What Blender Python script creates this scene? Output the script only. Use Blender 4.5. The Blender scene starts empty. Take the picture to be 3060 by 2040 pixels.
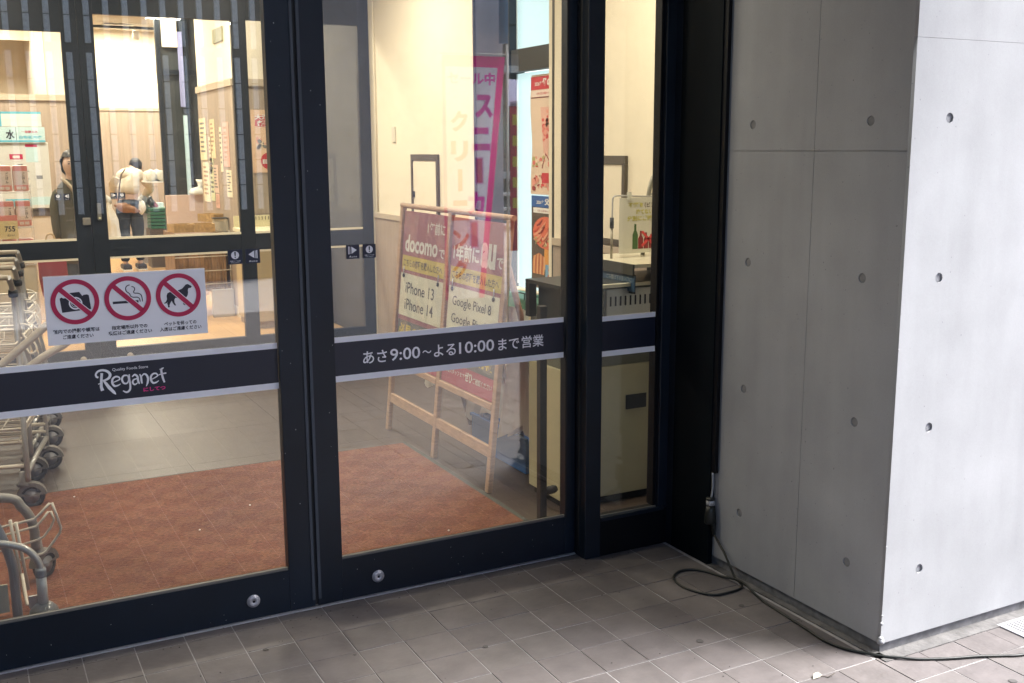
import bpy, bmesh, math, random
from mathutils import Vector, Matrix
random.seed(7)
SC = bpy.context.scene
COL = SC.collection
# ------------------------------------------------------------------ camera
def cam_axes(yaw, pitch, roll):
    f = Vector((math.sin(yaw)*math.cos(pitch), math.cos(yaw)*math.cos(pitch), -math.sin(pitch)))
    r0 = Vector((math.cos(yaw), -math.sin(yaw), 0)); u0 = r0.cross(f)
    return (r0*math.cos(roll)+u0*math.sin(roll), -r0*math.sin(roll)+u0*math.cos(roll), f)
_r, _u, _f = cam_axes(math.radians(27.635), math.radians(10.371), math.radians(-.287))
cd = bpy.data.cameras.new('camera'); cam = bpy.data.objects.new('camera', cd); COL.objects.link(cam)
cam.matrix_world = Matrix(((_r.x, _u.x, -_f.x, 0), (_r.y, _u.y, -_f.y, -3.226), (_r.z, _u.z, -_f.z, 1.5), (0, 0, 0, 1)))
cd.lens = 37.138; cd.sensor_width = 36; cd.clip_start = .05; cd.clip_end = 500
SC.camera = cam
# ------------------------------------------------------------------ light
SUN_EL, SUN_AZ = 55, 120          # azimuth clockwise from +y (into the shop)
w = bpy.data.worlds.new('World'); SC.world = w; w.use_nodes = True
nt = w.node_tree; bg = nt.nodes['Background']
sky = nt.nodes.new('ShaderNodeTexSky'); sky.sky_type = 'NISHITA'; sky.sun_disc = False
sky.sun_elevation = math.radians(SUN_EL); sky.sun_rotation = math.radians(SUN_AZ)
sky.air_density = 1.0; sky.dust_density = 3.0
nt.links.new(sky.outputs[0], bg.inputs[0]); bg.inputs[1].default_value = .15
sl = bpy.data.lights.new('sun', 'SUN'); so = bpy.data.objects.new('sun', sl); COL.objects.link(so)
sl.energy = 2.45; sl.angle = math.radians(24); sl.color = (1, .985, .97)
_d = Vector((math.sin(math.radians(SUN_AZ))*math.cos(math.radians(SUN_EL)), math.cos(math.radians(SUN_AZ))*math.cos(math.radians(SUN_EL)), math.sin(math.radians(SUN_EL))))
so.rotation_euler = _d.to_track_quat('Z', 'Y').to_euler(); so.location = _d*20
SC.view_settings.view_transform = 'Standard'; SC.view_settings.look = 'None'
SC.view_settings.exposure = 2.22; SC.view_settings.gamma = 1; SC.view_settings.use_curve_mapping = False
cy = SC.cycles
cy.use_denoising = True; cy.max_bounces = 10; cy.transparent_max_bounces = 16; cy.diffuse_bounces = 5; cy.glossy_bounces = 4
cy.sample_clamp_indirect = 6; cy.caustics_reflective = False; cy.caustics_refractive = False

# ------------------------------------------------------------------ materials
def new_mat(name):
    m = bpy.data.materials.new(name); m.use_nodes = True
    return m, m.node_tree, m.node_tree.nodes['Principled BSDF']
def lin(c):
    return tuple((v/12.92 if v <= .04045 else ((v+.055)/1.055)**2.4) for v in c)
def M(name, col, rough=.5, metal=0, var=0, scale=8, bump=0, bscale=60, stretch=(1, 1, 1), spec=.5, detail=4, trans=0, var2=0, scale2=40, world=False):
    m, t, b = new_mat(name); L = t.links
    b.inputs['Base Color'].default_value = (*col, 1); b.inputs['Roughness'].default_value = rough
    b.inputs['Metallic'].default_value = metal; b.inputs['Specular IOR Level'].default_value = spec
    tc = t.nodes.new('ShaderNodeTexCoord'); mp = t.nodes.new('ShaderNodeMapping')
    if world: g_ = t.nodes.new('ShaderNodeNewGeometry'); L.new(g_.outputs['Position'], mp.inputs[0])
    else: L.new(tc.outputs['Object'], mp.inputs[0]); mp.inputs['Scale'].default_value = stretch
    if var or var2:
        last = None
        for v, s in ((var, scale), (var2, scale2)):
            if not v: continue
            n = t.nodes.new('ShaderNodeTexNoise'); n.inputs['Scale'].default_value = s; n.inputs['Detail'].default_value = detail
            L.new(mp.outputs[0], n.inputs[0])
            r = t.nodes.new('ShaderNodeMapRange'); r.inputs[1].default_value = .3; r.inputs[2].default_value = .7
            r.inputs[3].default_value = 1-v; r.inputs[4].default_value = 1+v
            L.new(n.outputs[0], r.inputs[0])
            if last is None: last = r.outputs[0]
            else:
                mu = t.nodes.new('ShaderNodeMath'); mu.operation = 'MULTIPLY'; L.new(last, mu.inputs[0]); L.new(r.outputs[0], mu.inputs[1]); last = mu.outputs[0]
        mx = t.nodes.new('ShaderNodeVectorMath'); mx.operation = 'SCALE'; mx.inputs[0].default_value = col
        L.new(last, mx.inputs['Scale']); L.new(mx.outputs[0], b.inputs['Base Color'])
    if bump:
        n = t.nodes.new('ShaderNodeTexNoise'); n.inputs['Scale'].default_value = bscale; n.inputs['Detail'].default_value = 5
        L.new(mp.outputs[0], n.inputs[0])
        bp = t.nodes.new('ShaderNodeBump'); bp.inputs['Strength'].default_value = bump; bp.inputs['Distance'].default_value = .01
        L.new(n.outputs[0], bp.inputs['Height']); L.new(bp.outputs[0], b.inputs['Normal'])
    return m
def emis(name, col, s):
    m, t, b = new_mat(name)
    b.inputs['Base Color'].default_value = (*col, 1); b.inputs['Emission Color'].default_value = (*col, 1); b.inputs['Emission Strength'].default_value = s
    return m
def glass(name, f0=.05, tint=(.97, .985, .98)):
    m, t, b = new_mat(name); L = t.links; t.nodes.remove(b)
    out = t.nodes['Material Output']
    tr = t.nodes.new('ShaderNodeBsdfTransparent'); tr.inputs[0].default_value = (*tint, 1)
    gl = t.nodes.new('ShaderNodeBsdfGlossy'); gl.inputs['Roughness'].default_value = 0
    lw = t.nodes.new('ShaderNodeLayerWeight'); lw.inputs[0].default_value = .5
    p = t.nodes.new('ShaderNodeMath'); p.operation = 'POWER'; p.inputs[1].default_value = 5; L.new(lw.outputs['Facing'], p.inputs[0])
    r = t.nodes.new('ShaderNodeMapRange'); r.inputs[3].default_value = f0; r.inputs[4].default_value = 1; L.new(p.outputs[0], r.inputs[0])
    mx = t.nodes.new('ShaderNodeMixShader'); L.new(r.outputs[0], mx.inputs[0]); L.new(tr.outputs[0], mx.inputs[1]); L.new(gl.outputs[0], mx.inputs[2])
    n = t.nodes.new('ShaderNodeTexNoise'); n.inputs['Scale'].default_value = 5; n.inputs['Detail'].default_value = 9; n.inputs['Roughness'].default_value = .7
    g = t.nodes.new('ShaderNodeNewGeometry'); L.new(g.outputs['Position'], n.inputs[0])
    r4 = t.nodes.new('ShaderNodeMapRange'); r4.inputs[1].default_value = .45; r4.inputs[2].default_value = .85; r4.inputs[3].default_value = .004; r4.inputs[4].default_value = .05; L.new(n.outputs[0], r4.inputs[0])
    df = t.nodes.new('ShaderNodeBsdfDiffuse'); df.inputs[0].default_value = (.6, .6, .6, 1)
    m2 = t.nodes.new('ShaderNodeMixShader'); L.new(r4.outputs[0], m2.inputs[0]); L.new(mx.outputs[0], m2.inputs[1]); L.new(df.outputs[0], m2.inputs[2])
    L.new(m2.outputs[0], out.inputs[0])
    return m
def film(name, col, alpha, rough=.2):
    m, t, b = new_mat(name)
    b.inputs['Base Color'].default_value = (*col, 1); b.inputs['Roughness'].default_value = rough; b.inputs['Alpha'].default_value = alpha
    return m
def concrete(name, base):
    m, t, b = new_mat(name); L = t.links
    b.inputs['Roughness'].default_value = .78; b.inputs['Specular IOR Level'].default_value = .25
    g = t.nodes.new('ShaderNodeNewGeometry')
    def noise(s, d=5, stretch=None):
        n = t.nodes.new('ShaderNodeTexNoise'); n.inputs['Scale'].default_value = s; n.inputs['Detail'].default_value = d
        if stretch:
            mp = t.nodes.new('ShaderNodeMapping'); mp.inputs['Scale'].default_value = stretch; L.new(g.outputs['Position'], mp.inputs[0]); L.new(mp.outputs[0], n.inputs[0])
        else: L.new(g.outputs['Position'], n.inputs[0])
        return n.outputs[0]
    def rng(s, a, bb, c, d):
        r = t.nodes.new('ShaderNodeMapRange'); r.inputs[1].default_value = a; r.inputs[2].default_value = bb; r.inputs[3].default_value = c; r.inputs[4].default_value = d; L.new(s, r.inputs[0]); return r.outputs[0]
    def mul(a, c):
        n = t.nodes.new('ShaderNodeMath'); n.operation = 'MULTIPLY'; L.new(a, n.inputs[0]); L.new(c, n.inputs[1]); return n.outputs[0]
    f = mul(rng(noise(1.7), .3, .7, .91, 1.07), rng(noise(7, 9), .3, .7, .95, 1.04))
    f = mul(f, rng(noise(14, 3, (1, 1, .12)), .3, .7, .96, 1.03))
    f = mul(f, rng(noise(95, 1), .75, .80, 1, .65))
    f = mul(f, rng(noise(4, 7, (1, 1, .15)), .58, .76, 1, .88))
    f = mul(f, rng(noise(300, 1), .25, .75, .97, 1.03))
    v = t.nodes.new('ShaderNodeVectorMath'); v.operation = 'SCALE'; v.inputs[0].default_value = base; L.new(f, v.inputs['Scale']); L.new(v.outputs[0], b.inputs['Base Color'])
    bp = t.nodes.new('ShaderNodeBump'); bp.inputs['Strength'].default_value = .10; bp.inputs['Distance'].default_value = .003
    L.new(noise(45, 4), bp.inputs['Height']); L.new(bp.outputs[0], b.inputs['Normal'])
    return m
def matting(name):
    m, t, b = new_mat(name); L = t.links
    b.inputs['Roughness'].default_value = .95; b.inputs['Specular IOR Level'].default_value = .1
    g = t.nodes.new('ShaderNodeNewGeometry')
    mp = t.nodes.new('ShaderNodeMapping'); mp.inputs['Scale'].default_value = (9.5, 11.5, 1); L.new(g.outputs['Position'], mp.inputs[0])
    n0 = t.nodes.new('ShaderNodeTexNoise'); n0.inputs['Scale'].default_value = 25; n0.inputs['Detail'].default_value = 4; L.new(g.outputs['Position'], n0.inputs[0])
    add = t.nodes.new('ShaderNodeVectorMath'); add.operation = 'MULTIPLY_ADD'; add.inputs[1].default_value = (1.0, 1.0, 0)
    L.new(n0.outputs['Color'], add.inputs[0]); L.new(mp.outputs[0], add.inputs[2])
    ck = t.nodes.new('ShaderNodeTexChecker'); ck.inputs['Scale'].default_value = 1
    L.new(add.outputs[0], ck.inputs['Vector'])
    sep = t.nodes.new('ShaderNodeTexNoise'); sep.inputs['Scale'].default_value = 130; sep.inputs['Detail'].default_value = 5
    mp2 = t.nodes.new('ShaderNodeMapping'); mp2.inputs['Scale'].default_value = (.5, 1.6, 1); L.new(g.outputs['Position'], mp2.inputs[0]); L.new(mp2.outputs[0], sep.inputs[0])
    mx = t.nodes.new('ShaderNodeMixRGB'); mx.inputs[1].default_value = (.160, .064, .040, 1); mx.inputs[2].default_value = (.186, .083, .049, 1)
    L.new(ck.outputs['Fac'], mx.inputs[0])
    r = t.nodes.new('ShaderNodeMapRange'); r.inputs[1].default_value = .3; r.inputs[2].default_value = .65; r.inputs[3].default_value = .6; r.inputs[4].default_value = 1.35; L.new(sep.outputs[0], r.inputs[0])
    r2 = t.nodes.new('ShaderNodeMapRange'); r2.inputs[1].default_value = .66; r2.inputs[2].default_value = .72; r2.inputs[3].default_value = 1; r2.inputs[4].default_value = .45
    n3 = t.nodes.new('ShaderNodeTexNoise'); n3.inputs['Scale'].default_value = 70; n3.inputs['Detail'].default_value = 2; L.new(mp2.outputs[0], n3.inputs[0]); L.new(n3.outputs[0], r2.inputs[0])
    big = t.nodes.new('ShaderNodeTexNoise'); big.inputs['Scale'].default_value = 2.5; big.inputs['Detail'].default_value = 3; L.new(g.outputs['Position'], big.inputs[0])
    r3 = t.nodes.new('ShaderNodeMapRange'); r3.inputs[1].default_value = .35; r3.inputs[2].default_value = .65; r3.inputs[3].default_value = .85; r3.inputs[4].default_value = 1.1; L.new(big.outputs[0], r3.inputs[0])
    mu = t.nodes.new('ShaderNodeMath'); mu.operation = 'MULTIPLY'; L.new(r.outputs[0], mu.inputs[0]); L.new(r2.outputs[0], mu.inputs[1])
    mu2 = t.nodes.new('ShaderNodeMath'); mu2.operation = 'MULTIPLY'; L.new(mu.outputs[0], mu2.inputs[0]); L.new(r3.outputs[0], mu2.inputs[1])
    v = t.nodes.new('ShaderNodeVectorMath'); v.operation = 'SCALE'; L.new(mx.outputs[0], v.inputs[0]); L.new(mu2.outputs[0], v.inputs['Scale']); L.new(v.outputs[0], b.inputs['Base Color'])
    bp = t.nodes.new('ShaderNodeBump'); bp.inputs['Strength'].default_value = .9; bp.inputs['Distance'].default_value = .008; L.new(sep.outputs[0], bp.inputs['Height']); L.new(bp.outputs[0], b.inputs['Normal'])
    return m

DARK = M('dark anodised frame', (.0066, .0125, .0225), rough=.36, var=.3, scale=3, spec=.38, bump=.04, bscale=200)
DARKER = M('black frame', (.003, .004, .0065), rough=.5, var=.1, spec=.2)
RUBBER = M('black rubber', (.012, .013, .015), rough=.7)
BRUSH = M('brush seal', (.05, .062, .08), rough=.6, var=.15, scale=30, stretch=(1, 1, .1))
INFRAME = M('inner door frame', (.009, .013, .018), rough=.45, var=.15, scale=2, spec=.3)
GLASS = glass('door glass', .12)
GLASSI = glass('inner glass', .04)
ACRYL = glass('clear acrylic', .06)
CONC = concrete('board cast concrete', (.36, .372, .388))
CONCM = concrete('concrete lightened for mirror', (.72, .74, .82))  # paler concrete copy, lightened in place of sunlight on the mirrored pillar
PLUGM = concrete('tie hole mortar', (.27, .275, .28))
TILEG = M('tile grout', (.33, .32, .32), rough=.9, var=.2, scale=30)
MAT = matting('entrance mat')
BEAD = M('glazing bead', (.16, .15, .13), rough=.5)
STEEL = M('brushed steel', (.50, .50, .54), rough=.42, metal=.45)
STEELW = M('painted tube steel', (.36, .36, .35), rough=.3, metal=.4)
WIREW = M('cream coated wire', (.56, .51, .42), rough=.4)
BEIGE = M('beige tube', (.34, .30, .235), rough=.42)
TYRE = M('dark rubber tyre', (.035, .035, .04), rough=.75)
CASTER = M('grey caster plastic', (.17, .16, .15), rough=.6, var=.15, scale=20)
HUB = M('caster hub', (.30, .30, .31), rough=.5)
CREAM = M('cream wall paint', (.76, .69, .53), rough=.85, var=.02, scale=2)
CREAM2 = M('store wall paint', (.78, .70, .56), rough=.85)
WAIN = M('wainscot board', (.36, .285, .22), rough=.6, var=.12, scale=3, stretch=(14, 14, .6))
CAP = M('wainscot cap', (.47, .39, .29), rough=.55)
VFLOOR = M('stone floor', (.050, .035, .026), rough=.42, var=.12, scale=6, stretch=(6, 1, 1), var2=.08, scale2=90, bump=.05, bscale=100)
WOODF = M('store wood floor', (.58, .36, .17), rough=.3, var=.12, scale=4, stretch=(1, 8, 1))
WHITE = M('white vinyl', (.90, .90, .93), rough=.4)
WHITEB = M('white band', (.86, .87, .91), rough=.45)
NAVYB = M('navy band film', (.010, .014, .030), rough=.35, var=.06, scale=6)
INK = M('ink black', (.02, .02, .035), rough=.5)
CRIM = M('crimson print', (.50, .016, .08), rough=.45)
PINK = M('pink print', (.80, .03, .26), rough=.5)
WOODA = M('easel wood', (.40, .265, .165), rough=.5, var=.18, scale=5, stretch=(3, 3, 20))
WOODD = M('easel dark wood', (.20, .10, .06), rough=.5, var=.18, scale=5, stretch=(3, 3, 20))
POSTR = M('sign dusty red', (.37, .15, .165), rough=.5)
POSTR2 = M('sign bright red', (.44, .07, .10), rough=.5)
YEL = M('sign yellow', (.62, .50, .10), rough=.5)
PAPER = M('cream paper', (.72, .71, .56), rough=.7)
PAPERW = M('white paper', (.78, .77, .72), rough=.7)
GREYP = M('sign grey', (.16, .16, .15), rough=.6)
BINC = M('bin cream metal', (.50, .47, .30), rough=.5, var=.06, scale=4)
BINB = M('bin black', (.012, .016, .016), rough=.4)
BAGC = film('clear bag', (.85, .85, .76), .75)
BAGW = M('white plastic bag', (.70, .69, .62), rough=.35, bump=.5, bscale=14)
BLUE = M('blue plastic', (.02, .12, .36), rough=.4)
LBLUE = M('recycle label blue', (.06, .13, .22), rough=.4)
GREEN = M('green plastic', (.03, .15, .09), rough=.4)

# ------------------------------------------------------------------ object helpers
def wloc(o):
    v = Vector((0, 0, 0))
    while o: v += o.location; o = o.parent
    return v
def link(name, me, mat, parent=None, kind=None):
    o = bpy.data.objects.new(name, me)
    if mat is not None: me.materials.append(mat)
    if parent is not None:
        o.parent = parent; off = wloc(parent)
        if off.length: me.transform(Matrix.Translation(-off))
    COL.objects.link(o)
    if kind: o['kind'] = kind
    return o
def thing(name, label, cat, loc=(0, 0, 0), group=None, kind=None):
    o = bpy.data.objects.new(name, None); COL.objects.link(o); o.location = loc
    o['label'] = label; o['category'] = cat
    if group: o['group'] = group
    if kind: o['kind'] = kind
    return o
def tag(o, label, cat, group=None):
    o['label'] = label; o['category'] = cat
    if group: o['group'] = group
    return o
def bm_box(bm, x0, x1, y0, y1, z0, z1):
    vs = [bm.verts.new(p) for p in ((x0, y0, z0), (x1, y0, z0), (x1, y1, z0), (x0, y1, z0), (x0, y0, z1), (x1, y0, z1), (x1, y1, z1), (x0, y1, z1))]
    for f in ((0, 3, 2, 1), (4, 5, 6, 7), (0, 1, 5, 4), (1, 2, 6, 5), (2, 3, 7, 6), (3, 0, 4, 7)): bm.faces.new([vs[i] for i in f])
def box(name, b, mat, parent=None, bev=0, kind=None, rot=None):
    me = bpy.data.meshes.new(name); bm = bmesh.new()
    bl = b if isinstance(b[0], (tuple, list)) else [b]
    for q in bl: bm_box(bm, *q)
    if bev: bmesh.ops.bevel(bm, geom=list(bm.edges), offset=bev, segments=2, affect='EDGES', profile=.6)
    bm.normal_update(); bm.to_mesh(me); bm.free()
    if rot: me.transform(rot)
    return link(name, me, mat, parent, kind)
def smooth_path(pts, n=6, cyc=False):
    P = [Vector(p) for p in pts]
    if len(P) < 3: return P
    out = []; N = len(P)
    for i in range(N if cyc else N-1):
        if cyc: a, b, c, d = P[i-1], P[i], P[(i+1) % N], P[(i+2) % N]
        else: a, b, c, d = P[max(i-1, 0)], P[i], P[i+1], P[min(i+2, N-1)]
        for k in range(n):
            t = k/n
            out.append(.5*((2*b)+(c-a)*t+(2*a-5*b+4*c-d)*t*t+(3*b-a-3*c+d)*t*t*t))
    if not cyc: out.append(P[-1])
    return out
def bm_tube(bm, pts, r, seg=8, cyc=False, caps=True):
    P = [Vector(p) for p in pts]; n = len(P); rings = []
    up = None
    for i, p in enumerate(P):
        if cyc: t = (P[(i+1) % n]-P[i-1])
        else: t = P[min(i+1, n-1)]-P[max(i-1, 0)]
        t.normalize()
        if up is None: up = Vector((0, 0, 1)) if abs(t.z) < .9 else Vector((1, 0, 0))
        a = t.cross(up); a.normalize(); b = a.cross(t); up = b
        rr = r[i] if isinstance(r, (list, tuple)) else r
        rings.append([bm.verts.new(p+a*math.cos(2*math.pi*k/seg)*rr+b*math.sin(2*math.pi*k/seg)*rr) for k in range(seg)])
    for i in range(n if cyc else n-1):
        A, B = rings[i], rings[(i+1) % n]
        for k in range(seg):
            f = bm.faces.new((A[k], A[(k+1) % seg], B[(k+1) % seg], B[k])); f.smooth = True
    if not cyc and caps:
        bm.faces.new(rings[0]); bm.faces.new(rings[-1][::-1])
def tube(name, paths, r, mat, parent=None, seg=8, smooth=0, cyc=False):
    me = bpy.data.meshes.new(name); bm = bmesh.new()
    if not isinstance(paths[0][0], (tuple, list, Vector)): paths = [paths]
    for p in paths: bm_tube(bm, smooth_path(p, smooth, cyc) if smooth else p, r, seg, cyc)
    bmesh.ops.recalc_face_normals(bm, faces=bm.faces); bm.to_mesh(me); bm.free()
    return link(name, me, mat, parent)
def lathe(name, prof, origin, axis, mat, parent=None, seg=24):
    """prof: (radius, height along axis)"""
    me = bpy.data.meshes.new(name); bm = bmesh.new(); ax = Vector(axis).normalized()
    a = ax.orthogonal().normalized(); b = ax.cross(a); o = Vector(origin); rings = []
    for (r, h) in prof:
        if r < 1e-6: rings.append([bm.verts.new(o+ax*h)])
        else: rings.append([bm.verts.new(o+ax*h+(a*math.cos(2*math.pi*k/seg)+b*math.sin(2*math.pi*k/seg))*r) for k in range(seg)])
    for A, B in zip(rings, rings[1:]):
        for k in range(seg):
            v = [A[k % len(A)], A[(k+1) % len(A)], B[(k+1) % len(B)], B[k % len(B)]]
            u = []
            for q in v:
                if q not in u: u.append(q)
            if len(u) > 2:
                f = bm.faces.new(u); f.smooth = True
    bmesh.ops.recalc_face_normals(bm, faces=bm.faces); bm.to_mesh(me); bm.free()
    return link(name, me, mat, parent)
def loft(name, rings, mat, parent=None, seg=20, cap=True, lump=0, power=2.0, seed=1):
    """rings: (cx,cy,cz,rx,ry) horizontal super-ellipses"""
    me = bpy.data.meshes.new(name); bm = bmesh.new(); R = []; rnd = random.Random(seed)
    for (cx, cy_, cz, rx, ry) in rings:
        ring = []
        for k in range(seg):
            a = 2*math.pi*k/seg; c, s = math.cos(a), math.sin(a)
            e = 2/power; l = 1+lump*rnd.uniform(-1, 1)
            ring.append(bm.verts.new((cx+rx*l*math.copysign(abs(c)**e, c), cy_+ry*l*math.copysign(abs(s)**e, s), cz)))
        R.append(ring)
    for A, B in zip(R, R[1:]):
        for k in range(seg):
            f = bm.faces.new((A[k], A[(k+1) % seg], B[(k+1) % seg], B[k])); f.smooth = True
    if cap: bm.faces.new(R[0][::-1]); bm.faces.new(R[-1])
    bmesh.ops.recalc_face_normals(bm, faces=bm.faces); bm.to_mesh(me); bm.free()
    return link(name, me, mat, parent)
class Fr:
    """a flat frame in space: origin, unit axes u (right) and v (up); n points to the reader"""
    def __init__(s, o, u, v): s.o = Vector(o); s.u = Vector(u).normalized(); s.v = Vector(v).normalized(); s.n = s.u.cross(s.v)
    def p(s, a, b, h=0): return s.o+s.u*a+s.v*b+s.n*h
def flat(name, polys, fr, mat, parent=None, h=.0006, th=.0006):
    """thin prints: 2-D polygons laid on a frame, h in front of it, closed prisms th thick"""
    me = bpy.data.meshes.new(name); bm = bmesh.new()
    for pl in polys:
        a = [bm.verts.new(fr.p(x, y, h)) for x, y in pl]; b = [bm.verts.new(fr.p(x, y, h-th)) for x, y in pl]
        bm.faces.new(a); bm.faces.new(b[::-1])
        for k in range(len(pl)): bm.faces.new((a[k-1], b[k-1], b[k], a[k]))
    bmesh.ops.recalc_face_normals(bm, faces=bm.faces)
    bm.to_mesh(me); bm.free()
    return link(name, me, mat, parent)
def rect(x0, x1, y0, y1): return [(x0, y0), (x1, y0), (x1, y1), (x0, y1)]
def disc(cx, cy_, r, n=32, ry=None): return [(cx+r*math.cos(2*math.pi*k/n), cy_+(ry or r)*math.sin(2*math.pi*k/n)) for k in range(n)]
def annulus(cx, cy_, r, ri, n=48, a0=0, a1=360):
    out = []
    for k in range(n):
        a, b = [math.radians(a0+(a1-a0)*(k+j)/n) for j in (0, 1)]
        out.append([(cx+ri*math.cos(a), cy_+ri*math.sin(a)), (cx+r*math.cos(a), cy_+r*math.sin(a)), (cx+r*math.cos(b), cy_+r*math.sin(b)), (cx+ri*math.cos(b), cy_+ri*math.sin(b))])
    return out
def ribbon(pts, wd, n=6, smooth=True):
    P = [Vector((p[0], p[1], 0)) for p in pts]
    W = wd if isinstance(wd, (list, tuple)) else [wd]*len(P)
    if smooth:
        Q = smooth_path(P, n); WW = []
        for i in range(len(P)-1): WW += [W[i]+(W[i+1]-W[i])*k/n for k in range(n)]
        WW.append(W[-1])
    else: Q, WW = P, W
    out = []; ed = []
    for i, q in enumerate(Q):
        t = (Q[min(i+1, len(Q)-1)]-Q[max(i-1, 0)]).normalized(); nrm = Vector((-t.y, t.x, 0))
        ed.append(((q+nrm*WW[i]/2), (q-nrm*WW[i]/2)))
    for a, b in zip(ed, ed[1:]): out.append([(a[1].x, a[1].y), (b[1].x, b[1].y), (b[0].x, b[0].y), (a[0].x, a[0].y)])
    return out
_dg = None
def text(name, body, fr, box_, mat, parent=None, h=.0008, bold=0, center=False, res=3, spacing=1.0):
    """lettering fitted to box_=(x0,x1,y0,y1) in the frame; x1 None keeps proportions"""
    c = bpy.data.curves.new('t', 'FONT'); c.body = body; c.offset = bold; c.resolution_u = res; c.space_character = spacing
    o = bpy.data.objects.new('t', c); COL.objects.link(o)
    dg = bpy.context.evaluated_depsgraph_get(); me = bpy.data.meshes.new_from_object(o.evaluated_get(dg))
    COL.objects.unlink(o); bpy.data.objects.remove(o); bpy.data.curves.remove(c)
    xs = [v.co.x for v in me.vertices]; ys = [v.co.y for v in me.vertices]
    ax, bx, ay, by = min(xs), max(xs), min(ys), max(ys)
    x0, x1, y0, y1 = box_; sy = (y1-y0)/(by-ay); sx = (x1-x0)/(bx-ax) if x1 is not None else sy
    for v in me.vertices:
        p = fr.p(x0+(v.co.x-ax)*sx, y0+(v.co.y-ay)*sy, h); v.co = p
    me.name = name; me.materials.clear()
    return link(name, me, mat, parent)
def holed_panel(name, w_, h_, holes, r, fr, depth, mat, parent):
    """a cast panel with real round holes; frame n points out of the wall"""
    c = bpy.data.curves.new('p', 'CURVE'); c.dimensions = '2D'; c.fill_mode = 'BOTH'; c.extrude = depth/2
    def sp(pts):
        s = c.splines.new('POLY'); s.points.add(len(pts)-1); s.use_cyclic_u = True
        for k, q in enumerate(pts): s.points[k].co = (q[0], q[1], 0, 1)
    sp(rect(0, w_, 0, h_))
    for (a, b) in holes: sp(disc(a, b, r, 28))
    o = bpy.data.objects.new('t', c); COL.objects.link(o)
    dg = bpy.context.evaluated_depsgraph_get(); me = bpy.data.meshes.new_from_object(o.evaluated_get(dg))
    COL.objects.unlink(o); bpy.data.objects.remove(o); bpy.data.curves.remove(c)
    for v in me.vertices: v.co = fr.p(v.co.x, v.co.y, v.co.z-depth/2)
    for p_ in me.polygons: p_.use_smooth = False
    for at_ in list(me.attributes):
        if at_.name in ('custom_normal', 'sharp_face', 'sharp_edge'): me.attributes.remove(at_)
    me.materials.clear()
    return link(name, me, mat, parent)
def copy_tree(o, parent=None, loc=None, rz=None, label=None):
    c = o.copy(); COL.objects.link(c); c.parent = parent
    if loc is not None: c.location = loc
    if rz is not None: c.rotation_euler.z = rz
    if label: c['label'] = label
    for ch in o.children: copy_tree(ch, c)
    return c
def struct(name, b, mat, **k):
    return box(name, b, mat, kind='structure', **k)
YM = Vector((0, -1, 0))
def FX(x, y, z): return Fr((x, y, z), (1, 0, 0), (0, 0, 1))              # faces the camera side (-y)
def FW(x, y, z): return Fr((x, y, z), (0, -1, 0), (0, 0, 1))             # on a right-hand wall, faces -x

# ================================================================== large structure
# ---- pavement of 150 mm tiles
pav = struct('pavement', (-9, 14, -14, -.0, -.2, -.0018), TILEG)
tcols = []
for k, c in enumerate([(.120, .108, .106), (.131, .119, .116), (.108, .097, .097), (.125, .112, .111)]):
    tcols.append(M('paver tile %d' % k, c, rough=.6, var=.15, scale=11, stretch=(1, 2.4, 1), bump=.35, bscale=30, var2=.09, scale2=2.2, world=True, detail=8))
def tile_mesh(w_, d_):
    me = bpy.data.meshes.new('tile'); bm = bmesh.new(); bm_box(bm, -w_/2, w_/2, -d_/2, d_/2, -.012, 0)
    bmesh.ops.bevel(bm, geom=[e for e in bm.edges if all(v.co.z > -.001 for v in e.verts)], offset=.0006, segments=1, affect='EDGES'); bm.to_mesh(me); bm.free(); return me
TX, TY, G = .1490, .1545, .0036
tm = []
for mtl in tcols:
    me = tile_mesh(TX-G, TY-G); me.materials.append(mtl); tm.append(me)
far_boxes = []
cnt = 0
for i in range(-14, 42):
    for j in range(0, 42):
        x = .667+TX*i+TX/2; y = -.055-TY*j-TY/2
        if x > 2.36 and y > -1.16: continue
        if -2 <= i < 18 and j < 10 or (16 <= i < 20 and 4 < j < 12 and False):
            o = bpy.data.objects.new('tile', tm[random.choice((0, 0, 1, 2, 3, 3))]); o.parent = pav; COL.objects.link(o)
            o.location = (x+random.uniform(-.0006, .0006), y+random.uniform(-.0006, .0006), random.uniform(-.0008, .0008)); cnt += 1
            o.rotation_euler = (random.uniform(-.003, .003), random.uniform(-.003, .003), 0)
        else: far_boxes.append((x-(TX-G)/2, x+(TX-G)/2, y-(TY-G)/2, y+(TY-G)/2, -.012, random.uniform(-.0006, .0006)))
for i in range(-12, 12):
    x = .667+TX*i+TX/2
    o = box('tile', (x-(TX-G)/2, x+(TX-G)/2, -.055+G/2, -.004, -.012, 0), tcols[i % 4], pav)
fo = box('tile_field', far_boxes, tcols[0], pav); fo['kind'] = 'stuff'
box('grout_strip', (2.0, 2.339, -.30, -.04, -.012, -.003), tcols[1], pav)

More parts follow.
